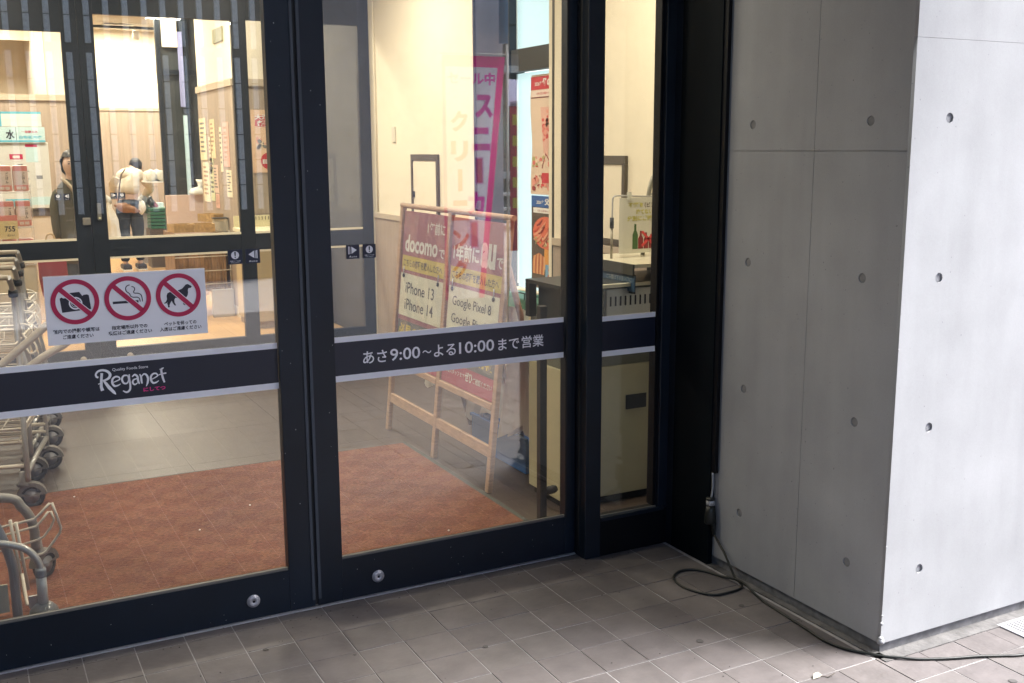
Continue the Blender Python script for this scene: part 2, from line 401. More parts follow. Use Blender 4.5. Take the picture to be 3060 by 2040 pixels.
# ---- threshold + vestibule floor
struct('door_sill', [(-3, 1.95, -.007, .06, -.03, .004)], STEEL)
vf = struct('vestibule_floor', (-4, 2.85, .06, 4.45, -.2, -.004), M('floor joint', (.034, .026, .020), rough=.7))
for i in range(-3, 6):
    for j in range(0, 8):
        x0 = -.3+i*.6; y0 = .06+j*.6
        if x0+.6 < -1 or x0 > 2.8: continue
        box('slab', (x0+.0006, min(x0+.5994, 2.849), y0+.0006, min(y0+.5994, 4.449), -.01, 0), VFLOOR, vf)
sf = struct('store_floor', (-6, 8, 4.45, 15.2, -.2, -.004), M('plank joint', (.2, .12, .06), rough=.7))
k = 0
for i in range(-8, 24):
    x0 = i*.15; y = 4.45+(i % 3)*.3-.6
    while y < 15.2:
        ya, yb = max(y, 4.45), min(y+1.8, 15.2)
        if yb > ya: box('plank', (x0+.0008, x0+.1492, ya+.0008, yb-.0008, -.01, 0), WOODF, sf)
        y += 1.8

# ---- vestibule shell
cw = struct('vestibule_wall', [(2.85, 2.95, .02, 2.12-.34, 0, 2.9), (2.85, 2.95, 2.71, 4.60, 0, 2.9), (2.85, 2.95, 1.75, 2.234, 0, .70)], CREAM)
for (y0, y1) in ((.02, 1.72), (2.712, 4.45)):
    n = max(1, round((y1-y0)/.45)); s = (y1-y0)/n
    for q in range(n): box('wainscot_panel', (2.842, 2.8495, y0+q*s+.001, y0+(q+1)*s-.001, .08, .985), WAIN, cw)
    box('wainscot_cap', (2.832, 2.8495, y0, y1, .985, 1.025), CAP, cw, bev=.003)
    box('skirting', (2.838, 2.8495, y0, y1, 0, .078), DARKER, cw)
struct('vestibule_ceiling', (-4, 2.95, .07, 4.56, 2.9, 3.0), CREAM)
struct('vestibule_left_wall', (-2.2, -2.1, .07, 4.5, 0, 2.9), CREAM)
# ---- dark panel beside the window, backing for the mirrored banner
cc = thing('side_panel', 'dark reflection tinted glass panel between cream wall and frosted side window', 'glass panel', (2.85, 2.4, 0))
box('dark_pane', (2.86, 2.866, 2.255, 2.69, .05, 2.88), M('reflection tinted glass', (.045, .05, .062), rough=.12), cc)  # blue-grey tone put into the pane for the concrete mirrored over it
box('frame', [(2.851, 2.90, 2.69, 2.7085, 0, 2.9), (2.852, 2.90, 2.236, 2.252, 0, 2.9), (2.852, 2.90, 2.252, 2.69, 0, .05)], INFRAME, cc)
box('backing', (2.901, 2.95, 2.236, 2.7085, 0, 2.9), INFRAME, cc)

# ---- soffit over the entrance and building mass above
struct('entrance_soffit', (-9, 3.12, -4.7, -.02, 3.3, 3.45), M('soffit panel', (.10, .10, .11), rough=.7))
struct('upper_facade', (-9, 9, -.02, .10, 2.62, 5), DARK)
struct('roof_slab', (-9, 9, -.02, 15.6, 4.36, 4.5), CONC)

# ---- concrete pillar right
pl = thing('concrete_pillar', 'tall exposed concrete pillar with tie holes beside the entrance', 'pillar', (2.339, -1.125, 0))
D = .012
box('core', (2.339+D+.001, 4.6, -1.125+D+.001, -.30, .035, 4.2), CONC, pl)
JZ, JY = 1.487, -.754
g2 = .0018
def pan(fr, w_, h_, holes): return holed_panel('cast_panel', w_, h_, holes, .0145, fr, D, CONC, pl)
# shaded face (faces -x): frame u = -y
def side(y0, y1, z0, z1):   # y0 > y1
    holes = [(y0-hy, hz-z0) for hy in (-.467, -.974) for hz in (.24, .685, 1.12, 1.572, 2.02, 2.5) if y1 < hy < y0 and z0 < hz < z1]
    pan(FW(2.339, y0, z0), y0-y1, z1-z0, holes)
side(-.30, JY+g2/2, .035, JZ-g2/2); side(JY-g2/2, -1.1129, .035, JZ-g2/2)
side(-.30, JY+g2/2, JZ+g2/2, 4.2); side(JY-g2/2, -1.1129, JZ+g2/2, 4.2)
# bright face (faces -y): joints at z 1.79
def front(x0, x1, z0, z1):
    holes = [(hx-x0, hz-z0) for hx in (2.484, 2.99, 3.5, 4.0) for hz in (.245, .685, 1.128, 1.577, 2.02, 2.5) if x0 < hx < x1 and z0 < hz < z1]
    pan(FX(x0, -1.125, z0), x1-x0, z1-z0, holes)
front(2.339, 4.6, .035, 1.79-.0004); front(2.339, 4.6, 1.79+.0004, 4.2)
bm_ = None
plugs = []
for hz in (.24, .685, 1.12, 1.572, 2.02):
    for hy in (-.467, -.974):
        lathe('tie_hole_plug', [(0, 0), (.0125, 0), (.0141, -.001), (.0141, -.008)], (2.339+.0028, hy, hz), (-1, 0, 0), PLUGM, pl, seg=20)
for hz in (.245, .685, 1.128, 1.577):
    lathe('tie_hole_plug', [(0, 0), (.0135, 0), (.0143, -.001), (.0143, -.003)], (2.484, -1.125+.0055, hz), (0, -1, 0), CONC, pl, seg=20)
for q, (z, r) in enumerate(((.052, .009), (.10, .006), (.125, .004), (.34, .003), (.93, .003), (.045, .012))):
    o = lathe('edge_chip', [(0, -r*.2), (r*.8, 0), (r, r*.5), (0, r*1.1)], (2.3385, -1.1255, z), (-1, -1, .2), CONC, pl, seg=6)
box('footing', [(2.352, 4.6, -1.112, -.3, -.02, .035)], M('footing joint', (.20, .20, .205), rough=.9, var=.3, scale=30), pl)
struct('mortar_strip', [(2.318, 2.345, -1.15, -.31, -.02, .0035), (2.318, 4.6, -1.17, -1.118, -.02, .0035)], M('mortar bed', (.125, .122, .12), rough=.95, var=.35, scale=14, bump=.5, bscale=50))

# ---- store shell
struct('store_back_wall', (-3, 8, 13.4, 13.5, 0, 4), CREAM2)
bw = struct('store_back_wainscot', (1.2, 8, 13.36, 13.398, .1, 2.06), M('wainscot backing', (.2, .16, .13)))
for q in range(22): box('wainscot_panel', (1.2+q*.3+.002, 1.2+q*.3+.298, 13.345, 13.359, .1, 2.06), WAIN, bw)
box('wainscot_cap', (1.2, 8, 13.33, 13.398, 2.062, 2.11), CAP, bw, bev=.004)
struct('store_far_left_wall', [(1.05, 1.2, 11.6, 13.4, 0, 3.4)], CREAM2)
struct('store_left_wall', (-3.1, -3, 4.56, 13.5, 0, 4), CREAM2)
struct('store_ceiling', [(-3, 8, 4.56, 13.5, 3.2, 3.3)], M('store ceiling', (.55, .50, .42), rough=.9))
pw = struct('store_partition', [(2.21, 2.35, 6.15, 7.6, 0, 3.2), (2.35, 2.86, 6.15, 6.25, 0, 3.2)], CREAM2)
for q in range(4): box('wainscot_panel', (2.20, 2.2095, 6.145+q*.36+.001, 6.145+(q+1)*.36, .1, 2.04), WAIN, pw)
box('wainscot_panel', (2.20, 2.86, 6.14, 6.1495, .1, 2.04), WAIN, pw)
box('wainscot_cap', [(2.185, 2.2095, 6.125, 7.6, 2.041, 2.10)], CAP, pw)
box('wainscot_cap', [(2.2097, 2.86, 6.125, 6.1495, 2.041, 2.10)], CAP, pw)
struct('store_side_wall', (2.86, 3.0, 4.6, 6.3, 0, 3.2), M('grey store wall', (.07, .072, .078), rough=.8))
# dark glazed screen at the back right
ds = thing('glazed_screen', 'dark framed glazed screen behind the packing counter', 'screen', (2.2, 8.6, 0))
box('panel', (1.93+.08, 3.1, 8.62, 8.66, 0, 3.2), M('dark screen panel', (.045, .05, .05), rough=.3), ds)
box('transom', (2.0, 3.1, 8.58, 8.61, 2.28, 2.33), INFRAME, ds)
box('post', (2.005, 2.045, 8.57, 8.615, 0, 3.2), INFRAME, ds)
box('post', (2.29, 2.33, 8.57, 8.615, 0, 3.2), INFRAME, ds)
box('blind', (2.228, 2.275, 8.575, 8.60, 1.95, 2.72), M('violet blind', (.30, .31, .52), rough=.6), ds)
box('pale_panel', (2.245, 2.285, 8.575, 8.60, .9, 1.86), M('pale blue panel', (.55, .72, .76), rough=.4), ds)  # pale blue strip on the dark screen
box('bulkhead', (2.07, 2.225, 8.575, 8.60, 2.56, 2.85), CREAM2, ds)

# ================================================================== outer doors
def frame_parts(root, x0, x1, gx0, gx1, y0, y1, gz0, gz1, mat, top, bead=True):
    if gx0 > x0: box('stile', (x0, gx0, y0, y1, .006, top), mat, root, bev=.0015)
    if x1 > gx1: box('stile', (gx1, x1, y0, y1, .006, top), mat, root, bev=.0015)
    box('bottom_rail', (gx0+.0005, gx1-.0005, y0+.001, y1-.001, .006, gz0), mat, root)
    box('top_rail', (gx0+.0005, gx1-.0005, y0+.001, y1-.001, gz1, top), mat, root)
    if bead: box('glazing_bead', (gx0+.001, gx1-.001, y0+.004, y0+.012, gz0+.0003, gz0+.009), BEAD, root)
    box('pane', (gx0-.004, gx1+.004, (y0+y1)/2-.003, (y0+y1)/2+.003, gz0-.004, gz1+.004), GLASS, root)
ld = thing('sliding_door', 'left dark sliding glass door with the picture prohibition sheet', 'sliding door', (.4, .02, 0), 'sliding glass doors of the entrance')
frame_parts(ld, -1.0, .9475, -.9, .863, 0, .04, .148, 2.5, DARK, 2.6)
box('centre_groove', (.9476, .9574, .004, .03, .01, 2.6), RUBBER, ld)
box('weather_strip', (.9375, .9470, -.0035, .0, .03, 2.6), BRUSH, ld)
rd = thing('sliding_door', 'right dark sliding glass door with the opening hours band', 'sliding door', (1.45, .02, 0), 'sliding glass doors of the entrance')
frame_parts(rd, .9575, 1.949, 1.045, 1.908, 0, .04, .150, 2.5, DARK, 2.6)
box('weather_strip', (.9580, .9680, -.0035, .0, .03, 2.6), BRUSH, rd)
box('inner_gasket', (1.9085, 1.916, -.002, .0, .15, 2.5), RUBBER, rd)
def bolt(px, root):
    fb_ = lathe('floor_bolt', [(0, .004), (.004, .004), (.0042, .0055), (.014, .0065), (.0155, .0055), (.0165, .0045), (.0168, .003), (.021, .003), (.0215, 0)], (px, -.0, .067), (0, -1, 0), STEEL, root, seg=40)
    lathe('key_socket', [(0, .0075), (.0035, .0075), (.004, .006)], (px, -.0, .067), (0, -1, 0), DARKER, fb_, seg=16)
bolt(.743, ld); bolt(1.169, rd)
def band(x0, x1, y, root_label, z0=.753, z1=.901, cat='band'):
    t = thing('door_band', root_label, cat, ((x0+x1)/2, y, z0))
    box('navy_film', (x0, x1, y-.0016, y, z0+.0202, z1-.0182), NAVYB, t)
    box('white_stripe', (x0, x1, y-.0022, y, z0, z0+.020), WHITEB, t)
    box('white_stripe', (x0, x1, y-.0022, y, z1-.018, z1), WHITEB, t)
    return t
b1 = band(-.9, .8615, .0165, 'navy and white door band with the white grocery store logo')
b2 = band(1.046, 1.907, .0165, 'navy and white door band with opening hours lettering')
# hours lettering
fr = FX(1.144, .0149, .803)
text('lettering', 'あさ', fr, (0, .084, .001, .043), WHITE, b2, bold=.012)
text('lettering', '9:00', fr, (.095, .203, .002, .043), WHITE, b2, bold=.012)
text('lettering', '～', fr, (.211, .244, .016, .027), WHITE, b2, bold=.012)
text('lettering', 'よる', fr, (.253, .335, .0005, .042), WHITE, b2, bold=.012)
text('lettering', '10:00', fr, (.347, .482, .002, .043), WHITE, b2, bold=.012)
text('lettering', 'まで', fr, (.498, .581, .0, .041), WHITE, b2, bold=.012)
text('lettering', '営業', fr, (.591, .680, 0, .043), WHITE, b2, bold=.01)
# store logo
def L3(u, v): return (.322+(u-790)*3.385e-4, .852-((v-1170)+.0886*(u-790))*3.68e-4)
S_ = 3.5e-4
strk = [([(812, 1185), (798, 1180), (793, 1160), (812, 1136), (850, 1126), (888, 1136), (908, 1160), (898, 1188), (868, 1206), (848, 1208)], [14, 16, 14, 16, 18, 20, 22, 20, 16, 8]),
        ([(842, 1150), (836, 1190), (832, 1235), (830, 1262), (838, 1293)], [20, 20, 20, 22, 26]), ([(806, 1240), (830, 1232)], [6, 18]),
        ([(848, 1206), (870, 1235), (895, 1270), (930, 1308), (945, 1325)], [10, 22, 26, 22, 2]),
        ([(924, 1228), (955, 1216), (985, 1200), (975, 1182), (950, 1180), (926, 1200), (922, 1232), (938, 1255), (965, 1252), (990, 1238)], [6, 9, 10, 13, 14, 16, 18, 17, 12, 4]),
        ([(1052, 1170), (1020, 1172), (1003, 1200), (1015, 1232), (1042, 1234), (1058, 1205), (1052, 1170)], [10, 14, 16, 15, 12, 10, 10]),
        ([(1066, 1160), (1064, 1200), (1068, 1250), (1062, 1288), (1035, 1308), (1005, 1296)], [10, 14, 15, 16, 15, 8]),
        ([(1088, 1182), (1112, 1164), (1132, 1180), (1136, 1215), (1146, 1240)], [8, 15, 17, 17, 10]), ([(1130, 1196), (1100, 1206), (1090, 1228), (1106, 1246), (1132, 1230)], [8, 13, 15, 13, 6]),
        ([(1152, 1160), (1162, 1180), (1164, 1215), (1168, 1238)], [8, 15, 16, 10]), ([(1164, 1185), (1186, 1160), (1208, 1166), (1220, 1195), (1214, 1232), (1200, 1262)], [6, 12, 16, 17, 16, 3]),
        ([(1246, 1206), (1275, 1192), (1302, 1174), (1292, 1156), (1266, 1158), (1246, 1180), (1246, 1212), (1262, 1234), (1290, 1228), (1310, 1214)], [6, 9, 10, 13, 14, 16, 17, 16, 12, 4]),
        ([(1360, 1108), (1338, 1122), (1340, 1160), (1348, 1200), (1358, 1230)], [4, 18, 17, 17, 14]), ([(1305, 1172), (1335, 1160), (1378, 1152)], [4, 11, 12]), ([(1320, 1120), (1345, 1124)], [4, 10])]
pol = []
for pts, ws in strk: pol += ribbon([L3(*p) for p in pts], [q*S_*1.05 for q in ws])
fr0 = FX(0, .0149, 0)
flat('logo_lettering', pol, fr0, WHITE, b1, h=.0012)
frl = Fr((.369, .0149, .858), (1, 0, 0), (0, 0, 1))
text('logo_caption', 'Quality Foods Store', frl, (0, .101, 0, .011), WHITE, b1, bold=.004)
frl = Fr((.4525, .0149, .789), (1, 0, 0), (0, 0, 1))
text('logo_subtitle', 'にしてつ', frl, (0, .0635, 0, .0125), PINK, b1, bold=.035)

random.seed(21)
CH = M('paint chip', (.45, .45, .44), rough=.8)
for root_, xa, xb in ((ld, -.3, .94), (rd, .97, 1.94)):
    ps = []
    for q in range(16):
        x, z = random.uniform(xa, xb), random.uniform(.02, .135); r0 = random.uniform(.0006, .0018)
        ps.append([(x+r0*random.uniform(.5, 1.3)*math.cos(k*1.26), z+r0*random.uniform(.5, 1.2)*math.sin(k*1.26)) for k in range(5)])
    for q in range(10):
        x, z = random.choice((random.uniform(.868, .93), random.uniform(.98, 1.04)) if root_ is rd else (random.uniform(.868, .93),)), random.uniform(.2, 1.9)
        if root_ is rd: x = random.uniform(.975, 1.04)
        r0 = random.uniform(.0005, .0013); ps.append([(x+r0*math.cos(k*1.26), z+r0*random.uniform(.8, 2.2)*math.sin(k*1.26)) for k in range(5)])
    flat('paint_chips', ps, FX(0, -.0002, 0), CH, root_, h=.0003, th=.0003)['kind'] = 'stuff'
# ---- prohibition sheet
sh = thing('prohibition_sheet', 'white sheet with three red prohibition circles for camera, cigarette and dog', 'sign', (.427, .012, 1.05))
box('sheet', (.203, .651, .0135, .0155, .951, 1.149), WHITE, sh)
fs = FX(0, .0135, 0)
K = .0645/282
def CA(u, v): return (.2825+(u-868)*K, 1.0735-(v-562)*K)
cam_poly = [CA(*p) for p in ((710, 692), (693, 515), (712, 500), (735, 513), (805, 508), (812, 450), (925, 443), (958, 497), (972, 484), (1014, 480), (1034, 492), (1050, 668))]
flat('camera_picture', [cam_poly], fs, INK, sh, h=.0010)
flat('camera_lens', annulus(*CA(873, 583), 80*K, 62*K) + annulus(*CA(873, 583), 50*K, 44*K), fs, WHITE, sh, h=.0014)
flat('camera_lens_core', [disc(*CA(873, 583), 42*K)], fs, INK, sh, h=.0013)
K2 = .0645/192
def CS(u, v): return (.4265+(u-1053)*K2, 1.0735-(v-533)*K2)
sm = [rect(CS(927, 0)[0], CS(1108, 0)[0], CS(0, 577)[1], CS(0, 556)[1]), rect(CS(1113, 0)[0], CS(1140, 0)[0], CS(0, 577)[1], CS(0, 556)[1])]
for ph in (((1075, 418), (1052, 426), (1040, 446), (1044, 472), (1062, 488), (1072, 500), (1078, 518), (1098, 528), (1130, 530), (1148, 542), (1154, 570)),
           ((1090, 432), (1110, 442), (1114, 462), (1104, 480), (1110, 492), (1140, 496), (1162, 508), (1170, 530), (1174, 570))):
    sm += ribbon([CS(*p) for p in ph], 7.5*K2, 4)
flat('cigarette_picture', sm, fs, INK, sh, h=.0010)
K3 = .0645/328
def CD(u, v): return (.5705+(u-462)*K3, 1.0720-(v-900)*K3)
dog = [(665, 778), (652, 762), (632, 752), (610, 737), (580, 740), (556, 765), (520, 802), (480, 818), (400, 836), (335, 842), (302, 858), (288, 895), (291, 950), (270, 990), (245, 1003), (250, 1013), (282, 1006), (302, 985), (288, 1012), (300, 1045), (296, 1066), (306, 1075), (326, 1071), (320, 1048), (333, 1012), (356, 975), (372, 1012), (392, 1045), (402, 1053), (418, 1050), (398, 1005), (396, 965), (412, 935), (460, 945), (505, 950), (520, 1000), (524, 1040), (540, 1055), (562, 1055), (553, 1030), (552, 985), (572, 945), (598, 905), (606, 868), (604, 830), (614, 800), (652, 796)]
flat('dog_picture', [[CD(*p) for p in dog]], fs, INK, sh, h=.0010)
for cx in (.2825, .4265, .5705):
    cz = 1.073; r, ri = .0650, .0522
    a = math.radians(-45); ux, uy = math.cos(a), math.sin(a); nx, ny = -uy, ux
    def bar(hw, L): return [(cx-ux*L-nx*hw, cz-uy*L-ny*hw), (cx+ux*L-nx*hw, cz+uy*L-ny*hw), (cx+ux*L+nx*hw, cz+uy*L+ny*hw), (cx-ux*L+nx*hw, cz-uy*L+ny*hw)]
    flat('slash_border', [bar(.0088, .050)], fs, WHITE, sh, h=.0016)
    flat('prohibition_ring', annulus(cx, cz, r, ri, 60) + [bar(.0068, .0535)], fs, CRIM, sh, h=.0022)
for (x0, x1, z, s) in ((.218, .343, .9835, '館内での撮影や模写は'), (.243, .325, .9665, 'ご遠慮ください'), (.376, .476, .9825, '指定場所以外での'), (.367, .488, .9665, '喫煙はご遠慮ください'), (.524, .618, .9825, 'ペットを伴っての'), (.511, .632, .9665, '入店はご遠慮ください')):
    text('caption', s, fs, (x0, x1, z, z+.0125), INK, sh, h=.0010, bold=.022, res=2)

# ---- small square "Auto" and caution stickers
NAVYS = M('sticker navy', (.010, .016, .040), rough=.4)
def sticker(x0, z1, y, s, kind_, label, mir=False):
    t = thing('door_sticker', label, 'sticker', (x0+s/2, y, z1-s), 'small square door stickers')
    box('backing', (x0, x0+s, y-.001, y, z1-s, z1), NAVYS, t, bev=0)
    f = Fr((x0, y-.001, z1-s), (1, 0, 0), (0, 0, 1)); q = s
    if kind_ == 'auto':
        if mir: flat('arrow', [[(.20*q, .62*q), (.60*q, .36*q), (.60*q, .88*q)], rect(.66*q, .70*q, .36*q, .88*q), rect(.75*q, .82*q, .34*q, .90*q)], f, WHITE, t)
        else: flat('arrow', [[(.80*q, .62*q), (.40*q, .36*q), (.40*q, .88*q)], rect(.27*q, .31*q, .36*q, .88*q), rect(.16*q, .23*q, .34*q, .90*q)], f, WHITE, t)
        text('lettering', 'Auto', f, (.22*q, .80*q, .10*q, .23*q), WHITE, t, bold=.01, spacing=1.35)
    else:
        flat('caution_disc', [disc(.5*q, .62*q, .27*q)], f, WHITE, t)
        flat('exclamation', [[(.465*q, .56*q), (.535*q, .56*q), (.555*q, .84*q), (.445*q, .84*q)], disc(.5*q, .47*q, .045*q, 12)], f, NAVYS, t, h=.0012)
        text('lettering', '自動ドア注意', f, (.14*q, .86*q, .17*q, .26*q), WHITEB, t, res=1)
        text('lettering', '手をふれない', f, (.2*q, .8*q, .06*q, .15*q), WHITEB, t, res=1)
sticker(1.099, 1.197, .0165, .0445, 'auto', 'navy Auto sticker with right arrow on the right sliding door')
sticker(1.155, 1.197, .0165, .0445, 'caution', 'navy caution sticker beside the right arrow on the right sliding door')
sticker(.723, 1.2, .0165, .0445, 'caution', 'navy caution sticker above the dog circle of the prohibition sheet')
sticker(.777, 1.2, .0165, .0445, 'auto', 'navy Auto sticker with left arrow near the central door stile', True)

# ---- centre column, sidelight and jamb
co = thing('door_column', 'black square column between right sliding door and sidelight window', 'column', (1.98, -.02, 0))
box('post', (1.951, 2.017, -.072, .10, 0, 2.62), DARK, co, bev=.002)
box('cover_strip', (1.9505, 1.951, -.03, -.012, .02, 2.6), RUBBER, co)
sd = thing('sidelight_window', 'narrow fixed sidelight window in black frame beside the concrete pillar', 'window', (2.16, -.05, 0))
box('bottom_rail', (2.0175, 2.318, -.068, .0, 0, .142), DARKER, sd, bev=.002)
box('sill_lip', (2.0175, 2.300, -.078, -.068, .138, .152), DARK, sd, bev=.002)
box('stile', (2.278, 2.3185, -.068, .0, .142, 2.62), DARK, sd, bev=.003)
box('gasket', [(2.266, 2.278, -.05, -.01, .152, 2.62)], BEAD if False else DARKER, sd)
box('glazing_bead', (2.0175, 2.278, -.055, -.047, .1425, .152), BEAD, sd)
box('pane', (2.0175, 2.27, -.043, -.037, .1425, 2.62), GLASS, sd)
band(2.0178, 2.297, -.0435, 'short navy and white band across the narrow sidelight window')
jb = thing('door_jamb', 'wide black metal jamb between sidelight and concrete pillar', 'jamb', (2.33, -.2, 0))
box('face_panel', [(2.318, 2.3385, -.326, -.104, 0.0, 2.62)], M('jamb black', (.003, .0058, .0085), rough=.6, spec=.08), jb, bev=.0015)
box('corner_post', [(2.3186, 2.3385, -.103, -.0, 0, 2.62)], DARK, jb)
box('edge_trim', [(2.3225, 2.3386, -.347, -.3265, .352, 2.62)], DARKER, jb, bev=.001)
tube('sealant', [(2.3375, -.349, .36), (2.3375, -.3495, 1.2), (2.3375, -.349, 2.6)], .0025, M('grey sealant', (.12, .14, .17), rough=.7), jb, seg=6)

# ---- cable with plug
cb = thing('power_cable', 'black power cable looping over the tiles to the pillar corner', 'cable', (2.3, -.4, 0))
CABM = M('black cable', (.010, .013, .012), rough=.45)
r_ = .0042
path = [(2.3245, -.352, .125), (2.322, -.385, .100), (2.318, -.42, .078), (2.312, -.46, .045), (2.306, -.495, .018), (2.299, -.543, .0065), (2.262, -.560, .0052), (2.215, -.562, .005), (2.171, -.556, .005), (2.137, -.517, .005), (2.117, -.457, .005), (2.122, -.40, .005), (2.145, -.359, .005), (2.186, -.335, .005), (2.233, -.34, .005), (2.266, -.378, .005), (2.289, -.443, .006), (2.301, -.513, .016), (2.303, -.556, .0155), (2.298, -.60, .006), (2.280, -.676, .005), (2.274, -.752, .005), (2.266, -.839, .005), (2.260, -.914, .005), (2.254, -.966, .005), (2.258, -1.016, .005), (2.274, -1.063, .005), (2.306, -1.108, .005), (2.335, -1.15, .0065), (2.368, -1.177, .008), (2.419, -1.21, .005), (2.501, -1.248, .005), (2.578, -1.276, .005), (2.648, -1.309, .005), (2.712, -1.334, .005), (2.9, -1.36, .005), (3.3, -1.40, .005)]
tube('cable', path, r_, CABM, cb, seg=10, smooth=10)
lathe('strain_relief', [(0, 0), (.0065, 0), (.010, .045), (.0105, .05), (0, .05)], (2.3245, -.352, .118), (.02, .16, 1), CABM, cb, seg=14)
pgm = lathe('plug', [(0, 0), (.019, 0), (.0215, .005), (.0205, .03), (.0185, .045), (.0165, .066), (0, .066)], (2.318, -.335, .163), (0, 0, 1), CABM, cb, seg=24)
lathe('plug_collar', [(0, 0), (.013, 0), (.0155, .003), (.0155, .017), (.012, .02), (0, .02)], (2.318, -.333, .231), (0, 0, 1), M('pale collar', (.42, .42, .42), rough=.4), cb, seg=20)
lathe('plug_cap', [(0, 0), (.016, 0), (.016, .007), (0, .009)], (2.318, -.333, .2515), (0, 0, 1), CABM, cb, seg=20)
tube('riser_cable', [(2.322, -.333, .258), (2.3225, -.338, .30), (2.323, -.335, .352)], .0035, M('pale conduit', (.35, .37, .40), rough=.5), cb, seg=8, smooth=5)

# ---- drain grate, leaf, stain
dg_ = thing('drain_grate', 'grey slotted drain grate set in the bright tiles at right', 'drain', (2.98, -1.33, 0))
GF = M('grate steel', (.33, .33, .35), rough=.4, metal=.3)
box('frame', [(2.815, 3.40, -1.172, -1.158, -.005, .004), (2.815, 3.40, -1.276, -1.262, -.005, .004), (2.815, 2.829, -1.262, -1.172, -.005, .004)], GF, dg_)
GS = M('grate bar steel', (.40, .40, .42), rough=.4, metal=.3)
for q in range(36): box('bar', (2.833+q*.0155, 2.8435+q*.0155, -1.262, -1.172, -.001, .003), GS, dg_)
box('pit', (2.829, 3.40, -1.262, -1.172, -.006, -.0035), INK, dg_)
lf = thing('fallen_leaf', 'small pale curled leaf lying in a tile joint', 'leaf', (2.065, -1.14, 0))
me = bpy.data.meshes.new('blade'); me.from_pydata([(2.055, -1.145, .002), (2.07, -1.132, .010), (2.09, -1.128, .008), (2.095, -1.14, .003), (2.075, -1.15, .006)], [], [(0, 1, 4), (1, 2, 3), (1, 3, 4)]); link('blade', me, M('dry leaf', (.45, .42, .33), rough=.7), lf)
tube('stalk', [(2.085, -1.142, .004), (2.10, -1.158, .003), (2.125, -1.158, .009)], .0012, M('leaf stalk', (.05, .04, .03), rough=.8), lf, seg=5)

random.seed(41)
gt_ = thing('ground_litter', 'specks of grit and dirt along the door sill and joints', 'litter', (1, -.1, 0), kind='stuff')
sp_ = []
for q in range(150):
    x = random.uniform(-.2, 2.3); y = -abs(random.gauss(0, .10))-.01 if q < 90 else random.uniform(-1.2, -.02)
    if x > 1.94 and y > -.08: continue
    r0 = random.uniform(.0008, .0024); a0 = random.uniform(0, 6)
    sp_.append([(x+r0*random.uniform(.6, 1.6)*math.cos(a0+k*1.26), y+r0*random.uniform(.6, 1.4)*math.sin(a0+k*1.26)) for k in range(5)])
flat('grit', sp_, Fr((0, 0, .0012), (1, 0, 0), (0, 1, 0)), M('grit', (.06, .055, .05), rough=.9), gt_, h=.0012, th=.0014)
gm = thing('gum_stains', 'flat dark gum spots trodden into the outer tiles', 'stains', (1.5, -.6, 0), kind='stuff')
flat('spots', [[(x+r*random.uniform(.8, 1.1)*math.cos(k*.6), y+r*random.uniform(.8, 1.1)*math.sin(k*.6)) for k in range(10)] for x, y, r in ((1.92, -.80, .012), (1.32, -.52, .009), (.72, -.22, .008), (2.2, -.66, .010), (1.62, -.95, .011), (2.55, -1.42, .012), (.95, -.38, .006))], Fr((0, 0, .0010), (1, 0, 0), (0, 1, 0)), M('gum', (.075, .07, .068), rough=.7), gm, h=.0008, th=.001)

# ================================================================== vestibule things
mt = thing('entrance_mat', 'large red brown ribbed entrance mat with dark rubber edge', 'mat', (.5, .9, 0))
box('carpet', (-1.2, 1.938, .065, 1.70, 0, .009), MAT, mt)
box('rubber_edge', [(1.938, 1.962, .065, 1.72, 0, .007), (-1.2, 1.938, 1.70, 1.72, 0, .006)], M('mat edge', (.045, .05, .04), rough=.8), mt)
random.seed(3)
lm = M('lint', (.8, .78, .7), rough=.8)
lint = thing('lint_specks', 'tiny white lint specks scattered on the red brown mat', 'lint', (1, .5, 0), kind='stuff')
box('specks', [(x, x+.006, y, y+.006, .009, .012) for x, y in ((1.18, .62), (1.20, .55), (1.48, .33), (1.30, .16), (.35, 1.58), (1.62, .42), (1.0, 1.1), (.75, .9))], lm, lint)

# ---- access doors on the wall
def access(y0, y1, z0, z1, label):
    t = thing('access_door', label, 'access door', (2.85, (y0+y1)/2, z0), 'framed access doors on the cream wall')
    DK = M('access frame', (.075, .062, .045), rough=.5)
    f = .028
    box('frame', [(2.832, 2.8495, y0, y1, z1-.04, z1), (2.832, 2.8495, y0, y1, z0, z0+.03), (2.832, 2.8495, y0, y0+f, z0+.031, z1-.041), (2.832, 2.8495, y1-f, y1, z0+.031, z1-.041)], DK, t)
    box('door_leaf', (2.838, 2.8495, y0+f+.002, y1-f-.002, z0+.031, z1-.042), CREAM, t)
    return t
a1 = access(3.23, 3.69, 1.0+.03, 1.462, 'cream access door in dark frame on the far wall above the easel')
box('latch', (2.826, 2.838, 3.635, 3.655, 1.17, 1.21), DARKER, a1)
access(1.02, 1.50, 1.03, 1.462, 'cream access door in dark frame seen through the sidelight window')
sw = box('wall_switch', (2.84, 2.8495, 3.995, 4.055, 1.545, 1.655), M('switch plate', (.62, .58, .46), rough=.5), None, bev=.003)
tag(sw, 'slim cream switch plate on the far vestibule wall', 'switch')

